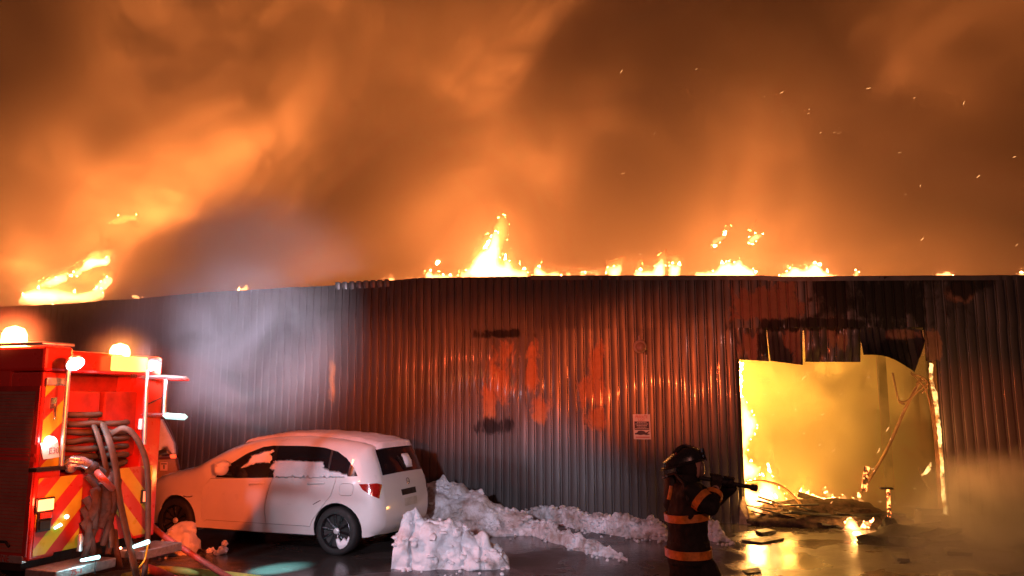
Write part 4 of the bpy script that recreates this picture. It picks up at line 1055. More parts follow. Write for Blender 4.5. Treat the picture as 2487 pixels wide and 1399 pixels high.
# folded hose in the bed (layers) and the dark gear below
r = random.Random(3)
for k in range(13):
    u = lerp(uC + .06, uD - .02, (k % 2)*.42 + .04); z = 1.36 + (k//2)*.085; y0 = -.06 + r.uniform(-.02, .05)
    mb = MB(); P = [TF(u, y0 - .25, z), TF(u + .03, y0, z + r.uniform(-.01, .01)), TF(u + .18, y0 + .06, z + r.uniform(-.015, .015)), TF(u + .36, y0, z + r.uniform(-.01, .01)), TF(u + .38, y0 - .25, z)]
    mb.tube(catmull(P, 4), .030, 8, flat=1); mb.obj('hose_fold', HD, eng, smooth=1.2)
q = thing_child('gear_heap', rp(240, 1335, .15))
for k in range(16):
    c_ = rp(r.uniform(205, 285), r.uniform(1180, 1335), .12 + r.uniform(0, .1))
    P = [c_ + Vector((r.uniform(-.05,.05), r.uniform(-.12,.12), .16)), c_ + Vector((0, 0, 0)) + tn*.05, c_ + Vector((r.uniform(-.05,.05), r.uniform(-.12,.12), -.2))]
    mb = MB(); mb.tube(catmull(P, 4), r.uniform(.03, .055), 8, flat=.7); mb.obj('gear_fold', simple('dark_canvas', (.07, .045, .035), .85, 0, .4, 9, .7, 40) if k == 0 else bpy.data.materials['dark_canvas'], q, smooth=1.2)
mb = MB(); a = rp(193, 1338, .25); mb.tube([a, a + Vector((0,0,.06)), a + Vector((0,0,.12)), a + Vector((0,0,.16))], [.028, .022, .03, .015], 8); mb.obj('nozzle_tip', ALU, eng, smooth=1)
mb = MB(); mb.tube([rp(233, 1355, .41), rp(230, 1380, .41), rp(231, 1393, .41)], [.004, .004, .010], 6); mb.obj('chain', BLKP, eng)
# the engine's own lights, and one added cyan spot
light('POINT', B1 + Vector((.05, -.10, .55)), (1, .10, .03), 300, .07, name='beacon_light')
BL = rp(300, 850, .80)
light('SPOT', rp(378, 876, .95), (1, .72, .86), 1150, .08, wpx(575, 870), 42, .8, 'engine_spot_light')
light('POINT', BL, (1, .12, .03), 110, .07, name='beacon_light')
light('SPOT', F1 + D1*.06, (.72, .80, 1), 220, .05, F1 + Vector((1.6, 1.2, -1.6)), 100, .7, 'engine_spot_light')
light('SPOT', F2 + D2*.06, (.80, .80, 1), 4800, .05, wpx(620, 800), 42, .8, 'engine_spot_light')
light('SPOT', F1 + D1*.14, (.28, .92, 1), 9000, .03, gp(672, 1382, 0), 11, 1.0, 'engine_spot_light')  # added narrow spot in place of a lamp's reflection on the wet ground
light('POINT', rp(218, 1357, .46), (.5, .95, 1), 4, .03, name='step_light')
light('POINT', rp(107, 1225, .14), (1, .12, .04), 7, .04, name='tail_lamp_light')
light('POINT', rp(120, 1073, .16), (.6, 1, 1), 1.0, .03, name='dome_lamp_light')

# ------------------------------------------------------------------ dark parked car beyond, rear towards us, snow on its window
dc0 = gnd(400, 1262); DCF = Fr(dc0, Vector((.90, .43, 0)), Vector((-.43, .90, 0)))
dk = thing('parked_car', dc0, 'dark red parked car, its rear window caked in snow, between engine and hatchback', 'car')
DPA = simple('dark_red_paint', (.09, .012, .012), .35, 0, .2, 3, coat=.5)
def dz(px_, py_):
    P = onplane(px_, py_, dc0, DCF.y); return (P - dc0).dot(DCF.x), P.z
def dpl(l, y0, y1, name, mat, **k):
    mb = MB(); P = [DCF(*((dz(a, b_)[0], y0, dz(a, b_)[1]))) for a, b_ in l]; mb.poly(P, DCF.y*(y1-y0)); return mb.obj(name, mat, dk, **k)
dpl([(330,1110),(432,1108),(438,1140),(436,1215),(430,1240),(330,1240)], 0, 4.2, 'body', DPA, bevel=.05)
dpl([(336,1012),(402,1014),(420,1050),(434,1090),(434,1112),(330,1112)], .25, 3.4, 'cabin', DPA, bevel=.06)
Q = [Vector(dz(a, b_)) for a, b_ in [(345,1018),(398,1019),(412,1045),(428,1080),(430,1106),(424,1112),(412,1100),(404,1088),(398,1090),(404,1104),(392,1100),(372,1106),(362,1098),(345,1100)]]
vs, fs = inflate(resample(Q, .03), lambda u, v, w: DCF(u, .235 - w, v), .05, .05, .1, .5, .6, 6, back=.1)
mk('window_snow', vs, fs, SNOWC, dk, smooth=3.2)
dpl([(372,1100),(404,1090),(410,1104),(378,1112)], .18, .22, 'rear_window', GLASS)
dpl([(412,1104),(428,1104),(428,1113),(414,1113)], -.02, .02, 'tail_lamp', emit('faint_red_lamp', (1, .10, .03), 1.2), bevel=.01)
dpl([(389,1122),(407,1122),(407,1143),(389,1143)], -.015, 0, 'number_plate', simple('plate_orange', (.6, .35, .25), .5), bevel=.004)
dpl([(391,1125),(405,1125),(405,1128),(391,1128)], -.018, -.016, 'plate_mark', BLKP); dpl([(396,1129),(400,1129),(400,1139),(396,1139)], -.018, -.016, 'plate_mark', BLKP)
dpl([(330,1180),(436,1180),(436,1200),(330,1200)], -.08, 0, 'bumper', BLKP, bevel=.03)
for x in (345, 418):
    a = dz(x, 1240)[0]
    for yy in (.7, 3.4):
        mb = MB(); mb._lathe(DCF(a - .1, yy, .31), DCF.x, [(0,.2),(.01,.30),(.19,.30),(.2,.2)], 20); mb.obj('wheel', RUB, dk, smooth=.8)
# ------------------------------------------------------------------ snow heaps
def chunk(mb, c_, r3, seed, rough=.18):
    q = Matrix.Rotation(random.Random(seed).uniform(0, 6.28), 3, 'Z') @ Matrix.Rotation(random.Random(seed+1).uniform(-.3, .3), 3, 'X')
    bm = bmesh.new(); bmesh.ops.create_icosphere(bm, subdivisions=3, radius=1); n = len(mb.v)
    for v in bm.verts:
        d = v.co.copy(); m_ = max(abs(d.x), abs(d.y), abs(d.z)); k = lerp(1, .88/m_, .55)      # towards a rounded block
        k *= 1 + rough * fbm(d*1.6 + Vector((seed*3.3, 0, seed)), 1, 4)
        mb.v.append(Vector(c_) + q @ Vector((d.x*r3[0]*k, d.y*r3[1]*k, d.z*r3[2]*k)))
    mb.f += [tuple(v.index + n for v in f.verts) for f in bm.faces]; bm.free()
def remeshed(mb, name, mat, voxel, amp, freq, label, cat='snow', group=None, seed=0):
    o = mb.obj(name, mat, None, origin=(sum(v.x for v in mb.v)/len(mb.v), sum(v.y for v in mb.v)/len(mb.v), 0))
    md = o.modifiers.new('r', 'REMESH'); md.mode = 'VOXEL'; md.voxel_size = voxel
    dg = bpy.context.evaluated_depsgraph_get(); me = bpy.data.meshes.new_from_object(o.evaluated_get(dg))
    o.modifiers.clear(); old = o.data; o.data = me; bpy.data.meshes.remove(old)
    L = o.location
    for v in me.vertices:
        w = v.co + L
        k = fbm(w*freq + Vector((seed, 0, 0)), 1, 4) * amp + amp*.8*(noise.cell(w*freq*2.2)-.5) * (1 if amp > .02 else .3)
        v.co += v.normal * k
        if v.co.z < -.05: v.co.z = -.05
    me.polygons.foreach_set('use_smooth', [True]*len(me.polygons)); me.set_sharp_from_angle(angle=.7)
    return tag(o, label, cat, group)
SG = 'snow heaps along the wall'
def heap(name, st, mat, label, du=.014, dv=.014, steep=.12, amp=(.05, .05, .02), fr=(2.5, 8., 26.), cuts=(), seed=0, bumps=0, group=SG, blocky=0.0):
    """st: (px, py of the front foot, height, depth) ; a shovelled bank with a front face, a crest and a long back"""
    P = [(gnd(x, y), h_, d_) for x, y, h_, d_ in st]; rows = []
    S_ = [0.]
    for (a_, _, _), (b_, _, _) in zip(P, P[1:]): S_.append(S_[-1] + (b_-a_).length)
    nu = int(S_[-1] / du); sv = seed * 5.7
    hm = max(h_ for _, h_, _ in P); nv = int((hm*1.25 + max(d_ for *_, d_ in P)) / dv)
    vs = []
    for i in range(nu + 1):
        s_ = S_[-1] * i / nu; k = max(j for j in range(len(S_)) if S_[j] <= s_ + 1e-9); k = min(k, len(S_)-2)
        t = smooth01((s_ - S_[k]) / (S_[k+1] - S_[k])); base = P[k][0].lerp(P[k+1][0], (s_ - S_[k]) / (S_[k+1] - S_[k]))
        h_ = lerp(P[k][1], P[k+1][1], t); d_ = lerp(P[k][2], P[k+1][2], t)
        h_ *= 1 + .16 * noise.noise(Vector((s_*3.1, sv, 0))) + .12 * noise.noise(Vector((s_*9, sv, 4)))
        end = min(1, s_ / .10 + .0, (S_[-1] - s_) / .12); end = math.sqrt(max(0, end)); h_ *= end
        sec = catmull([(0, -.02, 0), (h_*steep*.4, h_*.45, 0), (h_*steep + .01, h_*.86, 0), (h_*steep + .09 + d_*.08, h_, 0), (d_*.5, h_*.80, 0), (d_*.8, h_*.35, 0), (d_, -.03, 0)], 6)
        L = [0.]
        for a_, b_ in zip(sec, sec[1:]): L.append(L[-1] + (b_-a_).length)
        j0 = 0
        for j in range(nv + 1):
            w = L[-1] * j / nv
            while j0 < len(L) - 2 and L[j0+1] < w: j0 += 1
            f = 0 if L[j0+1] == L[j0] else (w - L[j0]) / (L[j0+1] - L[j0]); q = sec[j0].lerp(sec[j0+1], f)
            tt = (sec[j0+1] - sec[j0]); nn = Vector((0, -tt.y, tt.x)).normalized() if tt.length else Vector((0, 0, 1))
            p = base + Vector((0, q.x, q.y)); n0 = Vector((0, -abs(tt.y)/max(tt.length, 1e-6) if j0 < 18 else abs(tt.y)/max(tt.length, 1e-6), abs(tt.x)/max(tt.length, 1e-6)))
            N3 = p + Vector((sv, 0, 0)); vd = noise.voronoi(N3 * fr[1], distance_metric='DISTANCE', exponent=2.5)[0]; vb = noise.voronoi(N3 * fr[0] * 1.3)[0]
            D = amp[0] * fbm(N3, fr[0], 3) + amp[1] * (min(.42, vd[1]-vd[0]) - .2) + amp[2] * fbm(N3, fr[2], 2) + blocky * (min(.5, vb[1]-vb[0]) - .25)
            for cpx_, cw in cuts:
                cx_ = gnd(cpx_, st[0][1]).x + .02*noise.noise(Vector((0, p.z*6, cpx_)))
                if j0 < 16: D -= cw * math.exp(-((p.x-cx_)/.016)**2)
            fade = min(1, j/3., (nv-j)/3.)
            p = p + (n0 + Vector((.35*noise.noise(N3*6), 0, 0))) * D * fade; p.z = max(p.z, -.03)
            vs.append(p)
    W = nv + 1
    fs = [(i*W+j, (i+1)*W+j, (i+1)*W+j+1, i*W+j+1) for i in range(nu) for j in range(nv)]
    if bumps:
        r_ = random.Random(seed); mb = MB(); mb.v = vs; mb.f = fs
        for q in range(bumps):
            i = r_.randrange(nu); j = r_.randrange(int(nv*.75)); c_ = vs[i*W+j]; rr = r_.uniform(.012, .045)
            mb.ico(c_ + Vector((0, -.3*rr, rr*.4)), (rr*r_.uniform(.8,1.5), rr, rr*r_.uniform(.6,1.1)), 2, .5, 2.2, q)
        for q in range(bumps // 5):
            k = r_.randrange(len(P)-1); b_ = P[k][0].lerp(P[k+1][0], r_.random()); rr = r_.uniform(.010, .03)
            mb.ico(b_ + Vector((r_.uniform(-.05,.05), -r_.uniform(.0,.5)**1.5, rr*.5)), rr, 2, .5, 2.2, q)
        vs, fs = mb.v, mb.f
    o = mk(name, vs, fs, mat, None, smooth=.8, origin=(P[len(P)//2][0].x, P[len(P)//2][0].y + .3, 0))
    return tag(o, label, 'snow', group)
DSNOW = SNOW.copy(); DSNOW.name = 'dirty_snow'
for nd in DSNOW.node_tree.nodes:
    if nd.bl_idname == 'ShaderNodeMapRange': nd.inputs[1].default_value = .40; nd.inputs[2].default_value = .62; nd.inputs[4].default_value = .85
heap('snow_heap', [(948,1384,.56,.9),(985,1386,.66,1.0),(1035,1386,.60,1.0),(1080,1385,.54,.9),(1120,1384,.46,.9),(1160,1384,.36,.8),(1200,1384,.28,.7),(1238,1382,.12,.4)], SNOW,
     'tall shovelled snow heap with slab-cut front, right behind the hatchback', steep=.20, amp=(.11, .035, .006), fr=(2.8, 6., 22.), cuts=((996, .12), (1122, .05), (1168, .05)), seed=1, bumps=60, blocky=.12)
heap('snow_heap', [(1002,1300,.54,1.0),(1035,1300,.72,1.2),(1075,1301,.80,1.3),(1110,1302,.72,1.3),(1150,1303,.58,1.2),(1190,1304,.46,1.1),(1235,1302,.36,.9),(1290,1300,.24,.6),(1340,1318,.20,.45),(1390,1334,.19,.4),(1440,1348,.17,.4),(1480,1356,.15,.35),(1524,1362,.08,.25)], DSNOW,
     'grey-brown snow mound behind the slab-cut heap, its low tail reaching right', du=.02, dv=.02, steep=.7, amp=(.11, .05, .012), fr=(2.5, 6., 20.), seed=2, bumps=150, blocky=.06)
heap('snow_bank', [(1270,1258,.10,.6),(1330,1270,.20,.8),(1360,1276,.28,.9),(1400,1285,.24,.9),(1450,1295,.24,.9),(1500,1302,.25,.9),(1550,1308,.27,.9),(1590,1311,.28,.8),(1632,1313,.18,.5)], DSNOW,
     'low crumbly snow bank along the foot of the ribbed wall', du=.02, dv=.02, steep=.5, amp=(.08, .09, .025), fr=(2.5, 7.5, 20.), seed=3, bumps=220, blocky=.07)
heap('snow_heap', [(1700,1310,.22,.5),(1722,1314,.34,.6),(1750,1316,.24,.5),(1776,1316,.10,.3)], SNOW, 'small snow lump between the firefighter and the burning doorway', steep=.5, amp=(.06, .07, .02), fr=(3.5, 9., 24.), seed=4, bumps=30, blocky=.05)
heap('snow_heap', [(362,1352,.16,.4),(385,1352,.30,.45),(420,1350,.40,.5),(450,1350,.36,.5),(470,1346,.16,.3)], SNOWC, 'rounded snow lump at the hatchback front wheel, behind the sloping hose', steep=.45, amp=(.09, .03, .006), fr=(3.2, 6., 20.), seed=5, bumps=10, blocky=.06)
mb = MB()
for (x, y, z, rr) in ((541,1346,.05,.06),(545,1338,.10,.04),(528,1347,.02,.045),(508,1342,.02,.04),(515,1341,.03,.03)):
    mb.ico(gnd(x, y) + Vector((0, 0, z)), rr, 3, .5, 1.8, x)
tag(mb.obj('snow_lump', SNOWC, None, smooth=.8), 'little snow lumps on the asphalt under the hatchback', 'snow')

# ------------------------------------------------------------------ debris in and before the doorway
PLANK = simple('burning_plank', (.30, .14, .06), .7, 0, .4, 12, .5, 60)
DB = 'fallen debris in the doorway'
pile = thing('debris_heap', wpx(2010, 1262, -.8), 'sloping heap of charred planks burning just inside the doorway', 'debris', None)
r = random.Random(31)
a0 = wpx(1850, 1200, -1.0); 
for k in range(70):
    t = r.random(); x = lerp(1850, 2150, t); y = lerp(1222, 1262, t) + r.uniform(-8, 40)
    p = wpx(x, y, -.4 + r.uniform(-.5, .6)); L = r.uniform(.3, .9)
    d = Vector((r.uniform(.7, 1), r.uniform(-.4, .4), r.uniform(-.28, .10) )).normalized(); u = d.cross(Vector((0,0,1))).normalized()
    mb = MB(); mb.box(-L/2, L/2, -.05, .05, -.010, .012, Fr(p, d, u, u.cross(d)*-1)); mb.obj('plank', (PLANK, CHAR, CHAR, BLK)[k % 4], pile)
for (l, rr) in ((((1938,1200),(2010,1222),(2090,1242),(2150,1250),(2200,1256)), .05), (((1965,1214),(2040,1240),(2100,1262)), .07), (((1960,1225),(1990,1260),(2110,1290)), .05)):
    mb = MB(); mb.tube(catmull([wpx(a, b_, -.6) for a, b_ in l], 4), rr, 6, flat=.5); mb.obj('beam', CHAR, pile)
mb = MB(); mb.ico(wpx(2000, 1272, -.5), (1.25, .7, .36), 4, .3, 2.2, 4); o = mb.obj('ash_mound', simple('ash_and_embers', (.13, .075, .045), .85, 0, .5, 14, .9, 30), pile, smooth=3.2)
def deb(name, pts, rr, mat, label, cat='debris', n=8, flat=1.0, smooth=1.2, up=None, group=None):
    mb = MB(); mb.tube(catmull(pts, 5), rr, n, flat=flat, up=up); return tag(mb.obj(name, mat, None, smooth=smooth), label, cat, group)
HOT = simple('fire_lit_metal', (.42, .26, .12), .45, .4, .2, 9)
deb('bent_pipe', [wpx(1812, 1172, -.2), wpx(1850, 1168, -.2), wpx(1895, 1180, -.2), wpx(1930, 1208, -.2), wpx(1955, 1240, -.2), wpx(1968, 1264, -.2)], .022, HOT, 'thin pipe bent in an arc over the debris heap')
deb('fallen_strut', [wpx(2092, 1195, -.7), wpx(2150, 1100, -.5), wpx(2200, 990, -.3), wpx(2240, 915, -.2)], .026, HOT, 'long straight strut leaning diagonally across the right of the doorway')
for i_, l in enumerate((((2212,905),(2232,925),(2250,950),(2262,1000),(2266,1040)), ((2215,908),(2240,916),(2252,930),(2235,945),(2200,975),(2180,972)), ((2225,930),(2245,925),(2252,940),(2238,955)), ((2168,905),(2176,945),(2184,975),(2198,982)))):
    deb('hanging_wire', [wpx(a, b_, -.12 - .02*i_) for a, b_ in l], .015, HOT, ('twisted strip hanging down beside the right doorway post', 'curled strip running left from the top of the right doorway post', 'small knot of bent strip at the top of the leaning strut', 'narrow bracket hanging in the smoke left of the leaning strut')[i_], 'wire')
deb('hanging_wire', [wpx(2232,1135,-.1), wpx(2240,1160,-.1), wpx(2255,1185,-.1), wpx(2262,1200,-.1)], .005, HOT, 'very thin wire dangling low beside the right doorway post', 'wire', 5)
Q = [Vector(wsz(x, y, -.1)) for x, y in ((2262,1122),(2262,1140),(2250,1152),(2236,1156),(2246,1144),(2254,1130))]
vs, fs = inflate(resample(Q, .03), lambda u, v, w: W0 + WT*u + Vector((0,0,v)) + WN*(-.1 + w), .03, .04, None, .6); tag(mk('torn_lagging', vs, fs, PALE, None, smooth=3.2), 'curl of pale lagging hanging off the right doorway post', 'lagging')
EMB = simple('ember_wood', (.05, .03, .02), .9, 0, .3, 10, .6); _b = EMB.node_tree.nodes['Principled BSDF']; _b.inputs['Emission Color'].default_value = (1, .22, .05, 1)
_g = G(EMB.node_tree); _g.set(_b.inputs['Emission Strength'], _g.mr(_g.noise(_g.pos(), 17, 3, .7), .50, .62, 0, 9))
deb('ember_stump', [wpx(2098, 1192, -.55), wpx(2102, 1160, -.55), wpx(2106, 1133, -.55)], [.05]*11, EMB, 'upright glowing stump standing on the right end of the debris', 'stump')
st = thing('stanchion', gnd(2160, 1300), 'black post with a flat top plate, glowing at its foot, right of the debris', 'post')
mb = MB(); mb.tube([gnd(2162, 1300), wpx(2157, 1190, .15)], .028, 8); mb.obj('post', EMB, st, smooth=1)
mb = MB(); t_ = wpx(2153, 1186, .15); mb.box(-.09, .09, -.07, .07, -.012, .012, Fr(t_, WT, WN)); mb.obj('top_plate', CHAR, st)
bx = thing('burnt_crate', gnd(2255, 1298), 'open black scorched metal box at the foot of the right doorway post', 'box')
f_ = Fr(gnd(2236, 1300), Vector((1, -.2, 0)), Vector((.2, 1, 0)), Vector((.12, 0, 1)))
for nm, dims in (('side', (0, .40, 0, .02, 0, .30)), ('side', (0, .02, 0, .35, 0, .34)), ('side', (.38, .40, 0, .35, 0, .30)), ('side', (0, .40, .33, .35, 0, .36)), ('base', (0, .4, 0, .35, 0, .02))):
    mb = MB(f_); mb.box(*dims); mb.obj(nm, BLK, bx)
mb = MB(); mb.ico(gnd(2225, 1322) + Vector((0, .1, .02)), (.80, .30, .20), 3, .45, 2.4, 7); mb.ico(gnd(2170, 1318) + Vector((0, .1, .12)), (.13, .13, .22), 3, .4, 2.2, 3)
for k in range(14):
    p_ = gnd(r.uniform(2150, 2320), r.uniform(1296, 1330)) + Vector((0, 0, r.uniform(.06, .2))); d = Vector((1, r.uniform(-.5, .5), r.uniform(-.3, .3))).normalized(); u = d.cross(Vector((0,0,1))).normalized()
    mb.box(-.22, .22, -.05, .05, -.012, .012, Fr(p_, d, u, u.cross(d)*-1))
tag(mb.obj('charred_heap', simple('char_crust', (.020, .015, .012), .8, 0, .4, 12, .8, 30), None, smooth=.8), 'low black heap of charred scraps in front of the right doorway post', 'debris')
# blackened slab and plates on the apron
def slab(px0, pts, zt2_, label, name='scorched_panel', mat=None):
    P = [gnd(x, y, .0) for x, y in pts]; mb = MB(); n = len(P)
    vs = [p + Vector((0,0,.004)) for p in P] + [p + Vector((0,0,zt2_ + .03*noise.noise(p*3))) for p in P]
    mb.add(vs, [tuple(range(n)), tuple(range(2*n-1, n-1, -1))] + [(i, (i+1) % n, n+(i+1) % n, n+i) for i in range(n)])
    return tag(mb.obj(name, mat or BLK), label, 'debris', DB)
slab(0, [(2150,1312),(2165,1300),(2240,1300),(2310,1304),(2315,1322),(2230,1330),(2160,1326)], .12, 'thick black panel lying before the right half of the doorway')
slab(0, [(1835,1296),(1860,1290),(1885,1296),(1850,1303)], .05, 'small charred board lying left of the debris heap')
slab(0, [(1800,1316),(1870,1306),(1905,1312),(1850,1322)], .03, 'flat charred scrap in front of the left doorway edge')
slab(0, [(2290,1338),(2362,1342),(2362,1352),(2300,1350)], .05, 'narrow black bar on the ground at the far right')
slab(0, [(2165,1352),(2205,1350),(2210,1366),(2180,1364)], .04, 'small dark scrap on the steaming ground below the black panel')
slab(0, [(1800,1386),(1842,1380),(1850,1392),(1815,1396)], .015, 'thin dark flake on the wet ground at the bottom right')
mb = MB(); pts = [wpx(1800, 1207, .02), wpx(1808, 1206, .02), wpx(1822, 1262, .10), wpx(1828, 1290, .12), wpx(1795, 1290, .06), wpx(1797, 1230, .05)]
mb.poly(pts, WN*-.06); tag(mb.obj('insulation_scrap', simple('pale_insulation', (.55, .42, .30), .9, 0, .3, 12, .7)), 'pale slumped board propped against the left edge of the doorway', 'board')

# ------------------------------------------------------------------ steam and drifting smoke (volumes)
def puff(name, c_, r3, dens, color, label, sc_=1.2, thr=(.42, .68), power=1.5, seed=0, streak=(1,1,1), rotz=0.0, rotx=0.0, cat='smoke'):
    mb = MB(); mb.ico((0,0,0), (1.0,1.0,1.0), 3)
    o = mk(name, mb.v, mb.f, SMOKE, None, origin=(0,0,0)); o.location = c_; o.scale = r3; o.rotation_euler = (0, rotx, rotz)
    def build(g, pv):
        O = g.obj(); P = g.pos(); ln = g.n('ShaderNodeVectorMath', operation='LENGTH'); g.set(ln.inputs[0], O)
        e = g.mr(ln.outputs['Value'], .15, .97, 1, 0, True); e = g.m('POWER', e, power)
        sp = g.sep(P); v = g.comb(g.m('MULTIPLY', sp[0], streak[0]), g.m('ADD', g.m('MULTIPLY', sp[1], streak[1]), seed*3.7), g.m('MULTIPLY', sp[2], streak[2]))
        n1 = g.noise(v, sc_, 5, .58, .8)
        return g.m('MULTIPLY', g.m('MULTIPLY', g.mr(n1, thr[0], thr[1], .05, 1, True), e), dens)
    o.data.materials[0] = smoke_mat(name + '_gas', color, build)
    return tag(o, label, cat, kind='stuff')
PW = wpx(560, 850, 1.3)
puff('drifting_smoke', PW + Vector((-.7, 0, .0)), (3.9, 1.15, 2.1), 1.5, (.93, .90, .95), 'pale bluish smoke drifting down the left of the ribbed wall', .8, (.36, .66), 1.0, 2, (1, 1, .8))
puff('drifting_smoke', wpx(60, 850, 1.2), (4.8, 1.1, 1.9), 1.5, (.95, .80, .78), 'pinkish haze in front of the far left of the wall, above the engine', .7, (.3, .62), .8, 4)
for bc_, lb_ in ((B1, 'added halo of lit mist around the near beacon on the engine roof'), (B2, 'added halo of lit mist around the far beacon on the engine roof')):
    puff('beacon_halo', bc_, (.55, .55, .45), .6, (.95, .9, .9), lb_, 3.0, (.2, .6), 2.2, 6)  # mist ball added so the beacon shows a halo like lens bloom
    light('POINT', bc_ + Vector((.06, -.16, .02)), (1, .20, .02), 9, .03, name='beacon_light')
puff('ground_steam', gnd(2380, 1385) + Vector((1.2, .2, .0)), (4.0, 2.3, .80), .9, (.95, .88, .80), 'low orange-lit steam rolling over the wet ground before the doorway', 1.0, (.36, .66), .9, 8, (1, 1, 1.6), cat='steam')
puff('ground_steam', gnd(2560, 1330) + Vector((0, .5, .3)), (2.2, 1.6, 1.2), 2.2, (.95, .88, .80), 'thick steam billow at the right edge of the scene', 1.3, (.3, .62), .9, 9, cat='steam')
light('POINT', gnd(2640, 1300) + Vector((.8, .6, .9)), FIRE, 420, .3, name='fire_and_fill_light')  # no fire burns here: lamp added to brighten the steam
light('POINT', gnd(2330, 1330) + Vector((.2, .3, 1.5)), FIRE, 55, .3, name='fire_and_fill_light')  # second lamp added for the steam, likewise without a fire
# ------------------------------------------------------------------ firefighter, turned to the fire, aiming a nozzle
FY = 6.3
def fp_(px_, py_, d=0.0): return atY(px_, py_, FY + d)
def remesh_obj(o, vox, smooth_it=2):
    md = o.modifiers.new('r', 'REMESH'); md.mode = 'VOXEL'; md.voxel_size = vox
    if smooth_it:
        m2 = o.modifiers.new('s', 'SMOOTH'); m2.factor = .6; m2.iterations = smooth_it
    dg = bpy.context.evaluated_depsgraph_get(); me = bpy.data.meshes.new_from_object(o.evaluated_get(dg)); o.modifiers.clear(); o.data = me
    me.polygons.foreach_set('use_smooth', [True]*len(me.polygons)); return o
def wrinkle(o, amp, fr):
    L = wloc(o)
    for v in o.data.vertices:
        w = v.co + L; v.co += v.normal * (amp * fbm((w.x*fr, w.y*fr, w.z*fr*.55), 1, 3))
COAT = simple('black_turnout_cloth', (.014, .009, .008), .75, 0, .3, 9, .6, 120)
ORB = simple('orange_reflective_tape', (.90, .30, .05), .35, 0, .25, 22)
HEL = simple('black_helmet', (.02, .018, .017), .28, 0, .25, 12, .2, 30)
SKIN = simple('skin', (.55, .32, .24), .5, 0, .05)
pf = fp_(1668, 1399, 0); pf.z = 0
man = thing('person', (pf.x, FY, 0), 'firefighter in black coat with orange bands and helmet, aiming a nozzle at the doorway', 'person')
X = Vector((1,0,0)); Y = Vector((0,1,0)); Z3 = Vector((0,0,1))
hip = fp_(1672, 1345); chest = fp_(1668, 1205); neck = fp_(1664, 1168); headc = fp_(1674, 1132)
# body: one continuous figure (head, neck, trunk, arms with hands, legs)
mb = MB()
def lm(pts, rr, n=12, up=None): globals()['mb'].tube(pts, rr, n, up=up)
feetL = Vector((hip.x - .14, FY + .12, .08)); feetR = Vector((hip.x + .26, FY - .10, .08))
kneeL = Vector((hip.x - .06, FY + .12, .45)); kneeR = Vector((hip.x + .20, FY - .10, .46))
lm([fp_(1668, 1290), hip + Vector((0,0,-.02)), hip + Vector((0,0,-.10))], [(.13,.16),(.14,.17),(.12,.16)], up=X)
lm([hip, chest, neck + Vector((0,0,-.02))], [(.12,.16),(.13,.19),(.06,.10)], up=X)
lm([neck + Vector((0,0,-.05)), headc], [.06,.055])
mb.ico(headc + Vector((.01,0,.0)), (.092,.075,.115), 3)
for (kn, ft, sy) in ((kneeL, feetL, .09), (kneeR, feetR, -.09)):
    lm([hip + Vector((0, sy, -.06)), kn, ft + Vector((0,0,.05))], [.07,.045,.04]); lm([ft + Vector((-.05,0,-.03)), ft + Vector((.08,0,-.03)), ft + Vector((.17,0,-.04))], [.04,.045,.03])
shR = fp_(1676, 1192, -.17); elR = fp_(1724, 1232, -.26); wrR = fp_(1738, 1186, -.14)
shL = fp_(1680, 1188, .17); elL = fp_(1735, 1215, .22); wrL = fp_(1778, 1178, .06)
for a_, b_, c_ in ((shR, elR, wrR), (shL, elL, wrL)): lm([a_, b_, c_], [.055,.045,.032])
NZ0 = fp_(1700, 1160, -.02); NZ1 = fp_(1838, 1186, -.02); nd_ = (NZ1-NZ0).normalized()
def hand(wr, at, side):
    """palm, four bent fingers closing over the barrel, thumb from the palm's side"""
    d = (at - wr); lm([wr, wr.lerp(at, .55), at - Vector((0,0,.012))], [(.026,.03),(.022,.042),(.018,.042)])
    for k in range(4):
        o_ = nd_ * (-.033 + .022*k); L = (.070,.078,.074,.060)[k]
        P = [at + o_ + Y*side*.012 - Z3*.01, at + o_ + Y*side*.034 + Z3*(.004), at + o_ + Y*side*.034 + Z3*(.030), at + o_ + Y*side*.010 + Z3*(.044), at + o_ - Y*side*(.012 - .0015*k) + Z3*(.038)]
        lm(catmull(P, 3), [.0095]*7 + [.009]*6, 8)
    P = [at - nd_*.03 - Y*side*.01 - Z3*.012, at - nd_*.012 - Y*side*.034 + Z3*.004, at + nd_*.012 - Y*side*.032 + Z3*.022]; lm(catmull(P, 3), [.011]*7, 8)
hR = NZ0.lerp(NZ1, .28) ; hL = NZ0.lerp(NZ1, .52)
hand(wrR, hR, -1); hand(wrL, hL, 1)
b_ = mb.obj('body', SKIN, man); remesh_obj(b_, .008, 1)
GLV = simple('leather_glove', (.035, .022, .014), .7, 0, .3, 14, .3)
for wr_, at_, sd_ in ((wrR, hR, -1), (wrL, hL, 1)):
    mb = MB(); hand(wr_, at_, sd_); gl_ = mb.obj('glove', GLV, man); 
    bm = bmesh.new(); bm.from_mesh(gl_.data); bm.normal_update()
    for v in bm.verts: v.co += v.normal * .0035
    bm.to_mesh(gl_.data); bm.free(); remesh_obj(gl_, .005, 1)
# face
mb = MB(); mb.ico(headc + Vector((.098,0,-.012)), (.022,.014,.022), 2); mb.ico(headc + Vector((.088,-.030,.012)), (.010,.014,.008), 2); mb.ico(headc + Vector((.088,.030,.012)), (.010,.014,.008), 2); mb.tube([headc + Vector((.088,-.022,-.050)), headc + Vector((.096,0,-.052)), headc + Vector((.088,.022,-.050))], .006, 6)
mb.obj('face', SKIN, man, smooth=3.2)
